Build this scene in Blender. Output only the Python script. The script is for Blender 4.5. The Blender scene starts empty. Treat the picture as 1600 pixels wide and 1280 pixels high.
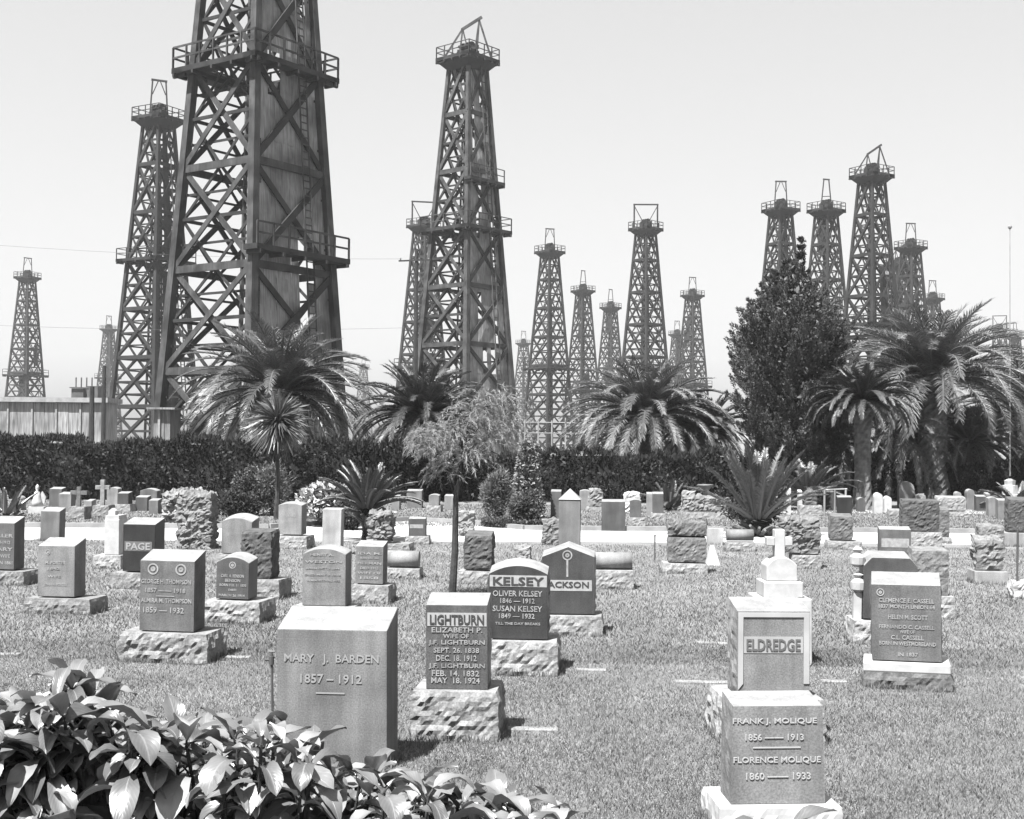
import bpy, math, random
import numpy as np
from mathutils import Vector, Matrix, noise
random.seed(7); RNG = np.random.default_rng(7)
R = math.radians
scn = bpy.context.scene
COL = scn.collection
# ------------------------------------------------------------------ camera
H = 1.9; F = 2000.0
cam_d = bpy.data.cameras.new('camera'); cam = bpy.data.objects.new('camera', cam_d); COL.objects.link(cam)
cam_d.sensor_width = 36; cam_d.lens = 45; cam_d.clip_start = 0.05; cam_d.clip_end = 20000
M3 = Matrix.Rotation(R(90) + math.atan(50 / F), 3, 'X') @ Matrix.Rotation(0.0094, 3, 'Z')
cam.matrix_world = Matrix.Translation((0, 0, H)) @ M3.to_4x4()
scn.camera = cam
# ------------------------------------------------------------------ world, sun, exposure
SUN_EL, SUN_AZ = 62.0, 212.0      # azimuth clockwise from +Y: behind the camera, to the left
w = bpy.data.worlds.new('World'); scn.world = w; w.use_nodes = True
nt = w.node_tree; nt.nodes.clear()
sky = nt.nodes.new('ShaderNodeTexSky'); sky.sky_type = 'NISHITA'; sky.sun_disc = False
sky.sun_elevation = R(SUN_EL); sky.sun_rotation = R(SUN_AZ); sky.air_density = 1.3; sky.dust_density = 3.0; sky.ozone_density = 1.0
bw = nt.nodes.new('ShaderNodeRGBToBW'); bg = nt.nodes.new('ShaderNodeBackground'); wo = nt.nodes.new('ShaderNodeOutputWorld')
bg.inputs['Strength'].default_value = 0.066
pw = nt.nodes.new('ShaderNodeMath'); pw.operation = 'POWER'; pw.inputs[1].default_value = 0.5; ml = nt.nodes.new('ShaderNodeMath'); ml.operation = 'MULTIPLY'; ml.inputs[1].default_value = 1.74
nt.links.new(sky.outputs[0], bw.inputs[0]); nt.links.new(bw.outputs[0], pw.inputs[0]); nt.links.new(pw.outputs[0], ml.inputs[0]); nt.links.new(ml.outputs[0], bg.inputs[0]); nt.links.new(bg.outputs[0], wo.inputs[0])
sl = bpy.data.lights.new('sun', 'SUN'); sl.energy = 5.0; sl.angle = R(0.5); sl.color = (1, 1, 1)
so = bpy.data.objects.new('sun', sl); COL.objects.link(so)
sd = Vector((math.sin(R(SUN_AZ)) * math.cos(R(SUN_EL)), math.cos(R(SUN_AZ)) * math.cos(R(SUN_EL)), math.sin(R(SUN_EL))))
so.rotation_euler = sd.to_track_quat('Z', 'Y').to_euler(); so.location = (0, 0, 60)
vs = scn.view_settings; vs.view_transform = 'Standard'; vs.look = 'None'; vs.gamma = 1; vs.exposure = 2.0
scn.cycles.max_bounces = 6; scn.cycles.volume_bounces = 0

# ------------------------------------------------------------------ helpers
def ray(px, py):
    return M3 @ Vector(((px - 800) / F, (640 - py) / F, -1))
def gp(px, py, z=0.0):
    d = ray(px, py); t = (z - H) / d.z
    return Vector((d.x * t, d.y * t, z))
def at(px, py, Y):
    d = ray(px, py); t = Y / d.y
    return Vector((d.x * t, Y, H + d.z * t))

MATS = {}
def mat(name, c, c2=None, scale=4.0, rough=0.8, bump=0.0, bscale=30.0, detail=6, stretch=(1, 1, 1), spec=0.3, speck=0.0, speckscale=300, streak=0.0, island=0.0, contrast=(0.35, 0.65), trans=0.0):
    if name in MATS: return MATS[name]
    m = bpy.data.materials.new(name); m.use_nodes = True; n = m.node_tree; n.nodes.clear(); L = n.links.new
    out = n.nodes.new('ShaderNodeOutputMaterial'); p = n.nodes.new('ShaderNodeBsdfPrincipled')
    p.inputs['Roughness'].default_value = rough; p.inputs['Specular IOR Level'].default_value = spec
    tc = n.nodes.new('ShaderNodeTexCoord'); mp = n.nodes.new('ShaderNodeMapping'); mp.inputs['Scale'].default_value = stretch
    L(tc.outputs['Object'], mp.inputs[0])
    nz = n.nodes.new('ShaderNodeTexNoise'); nz.inputs['Scale'].default_value = scale; nz.inputs['Detail'].default_value = detail
    L(mp.outputs[0], nz.inputs['Vector'])
    cr = n.nodes.new('ShaderNodeValToRGB'); cr.color_ramp.elements[0].position = contrast[0]; cr.color_ramp.elements[1].position = contrast[1]
    c2 = c if c2 is None else c2
    cr.color_ramp.elements[0].color = (c, c, c, 1); cr.color_ramp.elements[1].color = (c2, c2, c2, 1)
    L(nz.outputs['Fac'], cr.inputs[0]); col = cr.outputs[0]
    def mul(col, src, lo, hi):
        mr = n.nodes.new('ShaderNodeMapRange'); mr.inputs['From Min'].default_value = 0.3; mr.inputs['From Max'].default_value = 0.7
        mr.inputs['To Min'].default_value = lo; mr.inputs['To Max'].default_value = hi; L(src, mr.inputs[0])
        mx = n.nodes.new('ShaderNodeMix'); mx.data_type = 'RGBA'; mx.blend_type = 'MULTIPLY'; mx.inputs[0].default_value = 1
        L(col, mx.inputs[6]); L(mr.outputs[0], mx.inputs[7]); return mx.outputs[2]
    if speck:
        n2 = n.nodes.new('ShaderNodeTexNoise'); n2.inputs['Scale'].default_value = speckscale; n2.inputs['Detail'].default_value = 2
        L(tc.outputs['Object'], n2.inputs['Vector']); col = mul(col, n2.outputs['Fac'], 1 - speck, 1 + speck)
    if streak:
        m3 = n.nodes.new('ShaderNodeMapping'); m3.inputs['Scale'].default_value = (9, 9, 0.6); L(tc.outputs['Object'], m3.inputs[0])
        n3 = n.nodes.new('ShaderNodeTexNoise'); n3.inputs['Scale'].default_value = 1.3; n3.inputs['Detail'].default_value = 4
        L(m3.outputs[0], n3.inputs['Vector']); col = mul(col, n3.outputs['Fac'], 1 - streak, 1 + streak * 0.6)
    if island:
        gi = n.nodes.new('ShaderNodeNewGeometry'); mr = n.nodes.new('ShaderNodeMapRange')
        mr.inputs['To Min'].default_value = 1 - island; mr.inputs['To Max'].default_value = 1 + island
        L(gi.outputs['Random Per Island'], mr.inputs[0])
        mx = n.nodes.new('ShaderNodeMix'); mx.data_type = 'RGBA'; mx.blend_type = 'MULTIPLY'; mx.inputs[0].default_value = 1
        L(col, mx.inputs[6]); L(mr.outputs[0], mx.inputs[7]); col = mx.outputs[2]
    L(col, p.inputs['Base Color'])
    if bump:
        n4 = n.nodes.new('ShaderNodeTexNoise'); n4.inputs['Scale'].default_value = bscale; n4.inputs['Detail'].default_value = 5
        L(mp.outputs[0], n4.inputs['Vector']); b = n.nodes.new('ShaderNodeBump'); b.inputs['Strength'].default_value = 0.7; b.inputs['Distance'].default_value = bump
        L(n4.outputs['Fac'], b.inputs['Height']); L(b.outputs[0], p.inputs['Normal'])
    sh = p.outputs[0]
    if trans:
        t = n.nodes.new('ShaderNodeBsdfTranslucent'); L(col, t.inputs[0]); ms = n.nodes.new('ShaderNodeMixShader'); ms.inputs[0].default_value = trans
        L(p.outputs[0], ms.inputs[1]); L(t.outputs[0], ms.inputs[2]); sh = ms.outputs[0]
    L(sh, out.inputs['Surface']); MATS[name] = m
    return m

class MB:
    """collects geometry, builds ONE mesh object"""
    def __init__(s): s.v = []; s.f = []; s.n = 0; s.arr = []
    def add(s, vs, fs):
        o = s.n; s.v.append(np.asarray([tuple(x) for x in vs], dtype=np.float64).reshape(-1, 3)); s.f += [tuple(i + o for i in f) for f in fs]; s.n += len(vs)
    def quads(s, V):            # V: (k,4,3) array
        k = len(V)
        if k == 0: return
        o = s.n; s.v.append(V.reshape(-1, 3)); s.n += 4 * k
        s.arr.append((np.arange(4 * k) + o).reshape(k, 4))
    def box(s, x0, x1, y0, y1, z0, z1):
        s.add([(x0, y0, z0), (x1, y0, z0), (x1, y1, z0), (x0, y1, z0), (x0, y0, z1), (x1, y0, z1), (x1, y1, z1), (x0, y1, z1)],
              [(3, 2, 1, 0), (4, 5, 6, 7), (0, 1, 5, 4), (1, 2, 6, 5), (2, 3, 7, 6), (3, 0, 4, 7)])
    def beam(s, p, q, a, b=None, up=(0, 0, 1), a2=None):
        p = Vector(p); q = Vector(q); d = (q - p)
        if d.length < 1e-6: return
        d.normalize(); b = a if b is None else b; up = Vector(up)
        sx = d.cross(up)
        if sx.length < 1e-3: sx = d.cross(Vector((1, 0, 0)))
        sx.normalize(); sy = sx.cross(d).normalized(); k = (a2 / a) if a2 else 1
        vs = [c + sx * (i * a / 2 * kk) + sy * (j * b / 2 * kk) for c, kk in ((p, 1), (q, k)) for i, j in ((-1, -1), (1, -1), (1, 1), (-1, 1))]
        s.add(vs, [(3, 2, 1, 0), (4, 5, 6, 7), (0, 1, 5, 4), (1, 2, 6, 5), (2, 3, 7, 6), (3, 0, 4, 7)])
    def tube(s, pts, rad, n=8, cap=True):
        pts = [Vector(p) for p in pts]; rad = rad if hasattr(rad, '__len__') else [rad] * len(pts); vs = []; fs = []
        for i, p in enumerate(pts):
            d = (pts[min(i + 1, len(pts) - 1)] - pts[max(i - 1, 0)]).normalized()
            ref = Vector((0, 0, 1)) if abs(d.z) < 0.9 else Vector((1, 0, 0)); sx = d.cross(ref).normalized(); sy = sx.cross(d)
            vs += [p + (sx * math.cos(2 * math.pi * k / n) + sy * math.sin(2 * math.pi * k / n)) * rad[i] for k in range(n)]
        for i in range(len(pts) - 1):
            for k in range(n): fs.append((i * n + k, i * n + (k + 1) % n, (i + 1) * n + (k + 1) % n, (i + 1) * n + k))
        if cap: fs.append(tuple(range(n))[::-1]); fs.append(tuple((len(pts) - 1) * n + k for k in range(n)))
        s.add(vs, fs)
    def lathe(s, prof, c=(0, 0, 0), n=20):   # prof: (r, z)
        vs = [(c[0] + r * math.cos(2 * math.pi * k / n), c[1] + r * math.sin(2 * math.pi * k / n), c[2] + z) for r, z in prof for k in range(n)]
        fs = [(i * n + k, i * n + (k + 1) % n, (i + 1) * n + (k + 1) % n, (i + 1) * n + k) for i in range(len(prof) - 1) for k in range(n)]
        fs.append(tuple(range(n))[::-1]); fs.append(tuple((len(prof) - 1) * n + k for k in range(n))); s.add(vs, fs)
    def prism(s, poly, y0, y1):   # poly in x,z ccw seen from -y
        n = len(poly); vs = [(x, y0, z) for x, z in poly] + [(x, y1, z) for x, z in poly]
        fs = [tuple(range(n)), tuple(range(2 * n - 1, n - 1, -1))] + [(i, i + n, (i + 1) % n + n, (i + 1) % n) for i in range(n)]
        s.add(vs, fs)
    def build(s, name, m, parent=None, smooth=False, loc=None, rot=None, bevel=0):
        me = bpy.data.meshes.new(name); V = np.concatenate(s.v) if s.v else np.zeros((0, 3))
        if s.arr and not s.f:
            Q = np.concatenate(s.arr); me.vertices.add(len(V)); me.vertices.foreach_set('co', V.ravel())
            me.loops.add(Q.size); me.loops.foreach_set('vertex_index', Q.ravel().astype(np.int32))
            me.polygons.add(len(Q)); me.polygons.foreach_set('loop_start', (np.arange(len(Q)) * 4).astype(np.int32)); me.update(calc_edges=True)
        else:
            F_ = list(s.f)
            for a in s.arr: F_ += a.tolist()
            me.from_pydata(V.tolist(), [], F_); me.update()
        if smooth: me.polygons.foreach_set('use_smooth', [True] * len(me.polygons))
        me.materials.append(m); o = bpy.data.objects.new(name, me); COL.objects.link(o)
        if parent: o.parent = parent
        if loc is not None: o.location = loc
        if rot is not None: o.rotation_euler = (0, 0, rot)
        if bevel:
            b = o.modifiers.new('bevel', 'BEVEL'); b.width = bevel; b.segments = 2; b.limit_method = 'ANGLE'; b.angle_limit = R(40)
        return o
def tag(o, label=None, cat=None, group=None, kind=None):
    for k, v in (('label', label), ('category', cat), ('group', group), ('kind', kind)):
        if v: o[k] = v
    return o
def empty(name, label, cat, loc, rz=0, group=None):
    o = bpy.data.objects.new(name, None); COL.objects.link(o); o.location = loc; o.rotation_euler = (0, 0, rz); o.empty_display_size = 0.3
    return tag(o, label, cat, group)
KIDS = {}
def dup(root, loc, rz, label, scale=1):
    r = root.copy(); COL.objects.link(r); r.location = loc; r.rotation_euler = (0, 0, rz); r['label'] = label; r.scale = (scale,) * 3
    for ch in [o for o in bpy.data.objects if o.parent == root]:
        c = ch.copy(); COL.objects.link(c); c.parent = r
        for g in [o for o in bpy.data.objects if o.parent == ch]:
            q = g.copy(); COL.objects.link(q); q.parent = c
    return r

# ------------------------------------------------------------------ materials
G_dark = mat('grass', 0.10, 0.15, scale=1.2, rough=0.9, speck=0.55, speckscale=60, bump=0.02, bscale=90, spec=0.1)
M_blade = mat('grass_blade', 0.095, 0.155, scale=.55, rough=0.8, island=0.22, spec=0.15, trans=0.25)
M_dirt = mat('bare_earth', 0.08, 0.12, scale=0.4, speck=0.2, speckscale=20, bump=0.02)
M_road = mat('pale_gravel', 0.22, 0.28, scale=0.9, speck=0.08, speckscale=60, bump=0.004)
M_kerb = mat('kerb_concrete', 0.14, 0.2, scale=3, speck=0.15, bump=0.004)
M_wood = mat('oiled_timber', 0.012, 0.046, scale=1.1, rough=0.75, streak=0.35, bump=0.01, bscale=12)
M_black = mat('tarred_timber', .008, .02, scale=1.2, streak=.2)
M_wood2 = mat('dark_timber', 0.007, 0.022, scale=1.3, rough=0.75, streak=0.3)
M_woodfar = mat('weathered_timber', 0.006, 0.016, scale=0.6, rough=0.8)
M_clad = mat('stained_sheathing', 0.07, 0.27, scale=0.55, rough=0.6, streak=0.45, bump=0.01, contrast=(0.3, 0.7))
M_steel = mat('grey_steel', 0.04, 0.07, scale=2, rough=0.5)
M_pale = mat('pale_sheet_metal', 0.09, 0.21, scale=0.45, rough=0.6, streak=0.6, contrast=(0.3, 0.6))
M_roof = mat('tarred_roof', 0.04, 0.07, scale=1)
M_frond = mat('palm_frond', 0.05, 0.09, scale=0.6, rough=0.45, island=0.3, spec=0.5, trans=0.12)
M_frondl = mat('pale_palm_frond', 0.065, 0.12, scale=0.6, rough=0.5, island=0.35, spec=0.4, trans=0.12)
M_frond2 = mat('dark_frond', 0.03, 0.055, scale=0.6, rough=0.5, island=0.3, spec=0.4, trans=0.1)
M_trunk = mat('palm_bark', 0.055, 0.115, scale=5, rough=0.9, bump=0.04, bscale=9, stretch=(1, 1, 1.5), streak=0.2)
M_bark = mat('bark', 0.015, 0.035, scale=8, bump=0.01, bscale=40)
M_con = mat('conifer_foliage', 0.03, 0.075, scale=0.9, rough=0.7, island=0.4, trans=0.1)
M_hedge = mat('hedge_foliage', 0.012, 0.025, scale=0.7, rough=0.7, island=0.4, trans=0.08)
M_core = mat('hedge_core_shade', 0.006, 0.008)
M_wisp = mat('wispy_foliage', 0.13, 0.21, scale=2, rough=0.6, island=0.3, trans=0.25)
M_bush = mat('bush_foliage', 0.035, 0.075, scale=1.5, rough=0.6, island=0.4, trans=0.15)
M_bushl = mat('light_bush_foliage', 0.07, 0.12, scale=1.5, rough=0.6, island=0.4, trans=0.2)
M_bushp = mat('pale_ivy', .10, .17, scale=2, island=.4)
M_flower = mat('white_blossom', 0.25, 0.35, scale=9, island=0.2)
M_leaf = mat('leathery_leaf', 0.065, 0.145, scale=7, rough=0.33, island=0.5, spec=0.6, trans=0.12)
M_inscr = mat('cut_lettering', 0.14, 0.21, scale=16, rough=0.9, contrast=(.35, .6))
M_white = mat('white_marble', 0.24, 0.31, scale=7, rough=0.5, speck=0.03, speckscale=40)
def granite(c, polish=False):
    k = 'granite_%02d%s' % (round(c * 100), '_polished' if polish else '')
    return mat(k, c * 0.30, c * 0.46, scale=3.5, rough=0.35 if polish else 0.75, speck=0.24, speckscale=110, bump=0 if polish else 0.0015, bscale=120, streak=0.24)
def rockm(c):
    return mat('rock_faced_%02d' % round(c * 100), c * 0.20, c * 0.38, scale=9, rough=0.85, speck=0.25, speckscale=70, bump=0.012, bscale=28, contrast=(0.3, 0.6))

# ------------------------------------------------------------------ setting
def sheet(name, pts, z, m, label, sub=None):
    b = MB(); b.add([(p[0], p[1], z) for p in pts], [tuple(range(len(pts)))]); o = b.build(name, m); return tag(o, label, None, None, 'structure')
sheet('ground', [(-4000, -60), (4000, -60), (4000, 8000), (-4000, 8000)], -0.03, M_dirt, 'bare pale earth of the oil field beyond the hedge')
sheet('lawn', [(-60, -20), (60, -20), (60, 43), (-60, 43)], 0.0, G_dark, 'mown grass of the cemetery')
near = [(-400, 842), (0, 844), (400, 846), (800, 847), (1200, 849), (1600, 852), (2000, 855)]
far = [(2000, 838), (1600, 834), (1200, 831), (880, 829), (820, 828), (740, 820), (640, 814), (540, 818), (420, 826), (0, 824), (-400, 822)]
rp = [gp(*p) for p in near + far]
sheet('road', rp, 0.004, M_road, 'white gravel cemetery drive between the two lawns')
sheet('path', [gp(1120, 801), gp(2000, 806), gp(2000, 799), gp(1120, 795)], 0.004, M_road, 'narrow white path among the far graves')
sheet('path', [gp(-300, 797), gp(620, 802), gp(620, 799), gp(-300, 793)], 0.004, M_road, 'narrow pale path below the left hedge')
def kerb(line):
    b = MB()
    for p, q in zip(line[:-1], line[1:]):
        b.beam(Vector(p) + Vector((0, 0, 0.03)), Vector(q) + Vector((0, 0, 0.03)), 0.12, 0.14)
    tag(b.build('kerb', M_kerb), 'low concrete kerb edging the white drive', None, None, 'structure')
kerb([gp(*p) for p in far[::-1]])

# real grass blades on the near lawn
def blades(n, y0, y1, h, wd, seed, pw=1.0):
    r = np.random.default_rng(seed); Y = (y0 ** (1 - pw) + r.random(n) * (y1 ** (1 - pw) - y0 ** (1 - pw))) ** (1 / (1 - pw)) if pw != 1 else y0 * (y1 / y0) ** r.random(n)
    X = (r.random(n) * 2 - 1) * (Y * 0.42 + 0.4); a = r.random(n) * 6.283; hh = h * (0.5 + r.random(n)); ww = wd * (0.7 + 0.6 * r.random(n))
    cx = np.cos(a) * ww; cy = np.sin(a) * ww; b = r.random(n) * 6.283; l = hh * (0.3 + r.random(n) * 0.9)
    tx = X + np.cos(b) * l; ty = Y + np.sin(b) * l; V = np.zeros((n, 4, 3))
    V[:, 0] = np.stack([X - cx, Y - cy, 0 * X - 0.004], 1); V[:, 1] = np.stack([X + cx, Y + cy, 0 * X - 0.004], 1)
    V[:, 2] = np.stack([tx + cx * .25, ty + cy * .25, hh], 1); V[:, 3] = np.stack([tx - cx * .25, ty - cy * .25, hh], 1)
    return V
b = MB(); b.quads(blades(380000, 5.2, 12, 0.018, 0.003, 1)); b.quads(blades(170000, 11, 23.8, 0.024, 0.006, 2)); b.quads(blades(70000, 28.5, 38.5, 0.03, 0.012, 3))
tag(b.build('grass', M_blade), 'short mown grass blades covering the near lawn', 'grass', None, 'stuff')

# ------------------------------------------------------------------ foliage helpers
def cloud(P, N, L, W, rnd=0.7, seed=0, up=0.0):
    """leaf quads at points P, growing along N (+ random)"""
    r = np.random.default_rng(seed); k = len(P)
    D = N + rnd * r.normal(size=(k, 3)); D[:, 2] += up; D /= np.linalg.norm(D, axis=1)[:, None] + 1e-9
    S = np.cross(D, r.normal(size=(k, 3))); S /= np.linalg.norm(S, axis=1)[:, None] + 1e-9
    l = L * (0.6 + 0.8 * r.random(k))[:, None]; ww = W * (0.7 + 0.6 * r.random(k))[:, None]
    V = np.zeros((k, 4, 3)); V[:, 0] = P; V[:, 1] = P + D * l * .45 + S * ww * .5; V[:, 2] = P + D * l; V[:, 3] = P + D * l * .45 - S * ww * .5
    return V
def ellipsoid_pts(n, c, rad, r, shell=0.6):
    d = r.normal(size=(n, 3)); d /= np.linalg.norm(d, axis=1)[:, None]; q = (shell + (1 - shell) * r.random(n))[:, None]
    return np.array(c) + d * q * np.array(rad), d
def lumpy(n_lobes, per, c, rad, lobe, seed, L=0.06, W=0.03, shape=None, up=0.2):
    """crown made of many lobes spread over an ellipsoid"""
    r = np.random.default_rng(seed); b = MB()
    for i in range(n_lobes):
        d = r.normal(size=3); d /= np.linalg.norm(d); q = r.random() ** 0.4; cc = np.array(c) + d * q * np.array(rad)
        if cc[2] < 0.05: cc[2] = 0.05
        P, N = ellipsoid_pts(per, cc, np.array(lobe) * (0.6 + 0.7 * r.random()), r, 0.4)
        b.quads(cloud(P, N, L, W, 0.7, seed * 97 + i, up))
    return b
# ------------------------------------------------------------------ derricks
def derrick(label, loc, rz, Ht=37.0, b0=3.5, b1=1.1, leg=0.42, near=False, plats=((21.3, 0.9, 'full'),), gin='tall', clad=None, mt=None, mt2=None, group='oil derricks', panel=5.3, seed=1, pipes=True, ladder_face=1, screens=()):
    mt = mt or M_woodfar; mt2 = mt2 or mt; rr = random.Random(seed)
    root = empty('oil_derrick', label, 'oil derrick', loc, rz, group)
    hw = lambda z: b0 + (b1 - b0) * z / Ht
    cs = [(-1, -1), (1, -1), (1, 1), (-1, 1)]       # corner 0 at -x-y
    def cp(k, z, out=0.0):
        h = hw(z) + out; return Vector((cs[k % 4][0] * h, cs[k % 4][1] * h, z))
    fn = [Vector((0, -1, 0)), Vector((1, 0, 0)), Vector((0, 1, 0)), Vector((-1, 0, 0))]
    for k in range(4):
        b = MB(); zs = [0, Ht * .33, Ht * .66, Ht]
        for z0, z1 in zip(zs[:-1], zs[1:]): b.beam(cp(k, z0), cp(k, z1 + (0.02 if z1 < Ht else 0)), leg * (1.0 - 0.35 * z0 / Ht), None, (0, 1, 0), leg * (1.0 - 0.35 * z1 / Ht))
        b.build('leg', mt, root)
    npan = int(round(Ht / panel)); zs = [Ht * i / npan for i in range(npan + 1)]
    tb = 0.30 if near else 0.31
    for i in range(npan):
        z0, z1 = zs[i], zs[i + 1]; zm = (z0 + z1) / 2
        g = MB()
        for k in range(4):
            if i > 0: g.beam(cp(k, z0, .03), cp(k + 1, z0, .03), .12, tb + .1, (0, 0, 1))
        if g.n: g.build('girt', mt, root)
        g = MB()
        for k in range(4):
            if clad and k in clad: continue
            o1 = 0.05
            g.beam(cp(k, z0, o1) + fn[k] * .02, cp(k + 1, z1, o1) + fn[k] * .02, .09, tb, fn[k].cross((cp(k + 1, z1) - cp(k, z0)).normalized()))
            g.beam(cp(k + 1, z0, o1) - fn[k] * .12, cp(k, z1, o1) - fn[k] * .12, .09, tb, fn[k].cross((cp(k, z1) - cp(k + 1, z0)).normalized()))
        g.build('cross_brace', mt, root)
        g = MB()
        for k in (clad or []):
            g.beam(cp(k, z0, .06) + fn[k] * .02, cp(k + 1, z1, .06) + fn[k] * .02, .10, tb * 1.25, fn[k].cross((cp(k + 1, z1) - cp(k, z0)).normalized()))
            g.beam(cp(k + 1, z0, .06) - fn[k] * .10, cp(k, z1, .06) - fn[k] * .10, .10, tb * 1.1, fn[k].cross((cp(k, z1) - cp(k + 1, z0)).normalized()))
        if g.n: g.build('cross_brace', M_black, root)
        g = MB()
        for k in range(4):
            if clad and k in clad: continue
            u = tb * (0.62 if near else .74)
            zq1 = z0 + (z1 - z0) * .25; zq3 = z0 + (z1 - z0) * .75; inn = -0.10
            A, B = cp(k, zm, inn), cp(k + 1, zm, inn); g.beam(A, B, .09, u)
            m0 = (cp(k, z0, inn) + cp(k + 1, z0, inn)) / 2; m1 = (cp(k, z1, inn) + cp(k + 1, z1, inn)) / 2; mm = (A + B) / 2
            f2 = fn[k] * 0.09
            for P_, Q_ in ((A, m0), (B, m0), (A, m1), (B, m1)): g.beam(P_ - f2, Q_ - f2, .07, u * .85, fn[k].cross((Q_ - P_).normalized()))
            if True:
                for P_, Q_ in ((cp(k, zq1, inn), (m0 + mm) / 2), (cp(k + 1, zq1, inn), (m0 + mm) / 2), (cp(k, zq3, inn), (m1 + mm) / 2), (cp(k + 1, zq3, inn), (m1 + mm) / 2)):
                    g.beam(P_ - f2 * 2, Q_ - f2 * 2, .06, u * .7)
        if g.n: g.build('lattice', mt2, root)
    def platform(z, over, mode, rail=1.15):
        h = hw(z) + over; hi = hw(z) - 0.05; b = MB(); t = 0.28 if near else 0.30
        sides = {'full': [0, 1, 2, 3], 'right': [1], 'front': [0], 'rightwide': [1]}[mode]
        rb = MB()
        for k in sides:
            n = fn[k]; tdir = Vector((-n.y, n.x, 0)); e = h if mode == 'full' else h - .35
            c0 = n * ((h + hi) / 2) + Vector((0, 0, z)); cx, cy = abs(tdir.x) * e * 2 + abs(n.x) * (h - hi), abs(tdir.y) * e * 2 + abs(n.y) * (h - hi)
            dz = 0.003 * k
            b.box(c0.x - cx / 2, c0.x + cx / 2, c0.y - cy / 2, c0.y + cy / 2, z - t + dz, z + dz)
            for j in (-1, -.5, 0, .5, 1):      # joists below the deck
                q = n * (hi + .02) + tdir * (e * j * .93) + Vector((0, 0, z - t - .1)); b.beam(q, q + n * (h - hi) * 1.06, .14, .2)
            P0 = n * (h - .06) - tdir * (e - .06) + Vector((0, 0, z)); P1 = n * (h - .06) + tdir * (e - .06) + Vector((0, 0, z))
            npst = 7 if near else 5
            for j in range(npst):
                q = P0.lerp(P1, j / (npst - 1)); rb.beam(q, q + Vector((0, 0, rail)), .09 if near else .08)
            for hh in (rail * .5, rail): rb.beam(P0 + Vector((0, 0, hh)), P1 + Vector((0, 0, hh)), .06, .10 if near else .07)
        p = b.build('platform', mt2, root); rb.build('railing', mt, p)
    for z, ov, mode in plats: platform(z, ov, mode)
    platform(Ht, 0.95, 'full', 1.0)
    b = MB(); h0, h1 = hw(Ht) + .12, hw(Ht) + .9
    b.add([(x * h, y * h, z) for h, z in ((h0, Ht - 1.15), (h1, Ht - .32)) for x, y in cs], [(3, 2, 1, 0), (4, 5, 6, 7), (0, 1, 5, 4), (1, 2, 6, 5), (2, 3, 7, 6), (3, 0, 4, 7)]); b.build('crown_bracket', mt2, root)
    # crown block with sheaves
    b = MB(); b.box(-.9, .9, -.55, .55, Ht + .05, Ht + .75); b.box(-1.25, 1.25, -.12, .12, Ht + .76, Ht + 1.1); b.box(-.12, .12, -1.2, 1.2, Ht + .78, Ht + 1.0)
    for x in (-.5, 0, .5): b.tube([(x - .07, 0, Ht + 1.1), (x + .07, 0, Ht + 1.1)], .48, 12)
    b.build('crown_block', M_steel if near else mt2, root)
    b = MB()
    Z = Ht + .02
    d = Vector((.707, .707, 0))
    if gin == 'tall':
        for s in (-1, 1):
            b.beam(d * (s * .95) + Vector((0, 0, Z)), d * (s * .7) + Vector((0, 0, Z + 4.2)), .17)
            b.beam(d * (s * .7) + Vector((0, 0, Z + 2.6)), d * (s * .1) + Vector((0, 0, Z + 4.1)), .1)
        b.beam(d * -.85 + Vector((0, 0, Z + 4.2)), d * .85 + Vector((0, 0, Z + 4.1)), .2)
    elif gin == 'wide':
        for s in (-1, 1):
            b.beam(d * (s * 1.9) + Vector((0, 0, Z)), d * (s * 1.9) + Vector((0, 0, Z + 3.9)), .18)
            b.beam(d * (s * .5) + Vector((0, 0, Z + 1.1)), d * (s * 1.8) + Vector((0, 0, Z + 3.5)), .12)
        b.beam(d * -2.05 + Vector((0, 0, Z + 3.9)), d * 2.05 + Vector((0, 0, Z + 3.9)), .22)
    elif gin == 'lean':
        for s in (-1, 1):
            for t in (-1, 1):
                b.beam(d * (s * 1.5) + Vector((.5 * t, .5 * t, Z)), d * (s * .75 + .25) + Vector((0, 0, Z + 3.0 + (.7 if s > 0 else -.2))), .16)
            b.beam(d * (s * .75 + .25) + Vector((0, 0, Z + 3 + (.7 if s > 0 else -.2))), d * (s * .35 + .3) + Vector((0, 0, Z + 1)), .12)
        b.beam(d * -.6 + Vector((0, 0, Z + 2.7)), d * 1.25 + Vector((0, 0, Z + 3.95)), .24)
    elif gin == 'slim':
        for s in (-1, 1): b.beam(d * (s * .8) + Vector((0, 0, Z)), d * (s * .35) + Vector((0, 0, Z + 4.6)), .17)
        b.beam(d * -.5 + Vector((0, 0, Z + 4.6)), d * .5 + Vector((0, 0, Z + 4.5)), .2); b.beam(d * -.6 + Vector((0, 0, Z + 2)), d * .6 + Vector((0, 0, Z + 2)), .1)
    b.build('gin_pole_frame', mt, root)
    if pipes:     # drill pipe racked upright inside and the travelling block
        b = MB()
        for j in range(9):
            a = rr.random() * 6.28; q = .25 + .5 * rr.random(); b.tube([(q * math.cos(a) * 1.4, q * math.sin(a) * 1.4, .5), (q * math.cos(a) * .7, q * math.sin(a) * .7, 27 + rr.random() * 3)], .10, 5)
        b.tube([(0, 0, 0.3), (0, 0, Ht)], .16, 6); b.build('drill_pipe', M_steel if near else mt2, root)
    # ladder
    k = ladder_face; n = fn[k]; td = Vector((-n.y, n.x, 0)); b = MB(); sh = .35
    f = lambda z, s: n * (hw(z) + .28) + td * (hw(z) * sh + s * .27) + Vector((0, 0, z))
    for s in (-1, 1): b.beam(f(0, s), f(Ht, s), .07 if near else .1)
    zz = .3
    while zz < Ht: b.beam(f(zz, -1), f(zz, 1), .06); zz += .4 if near else .8
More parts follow.
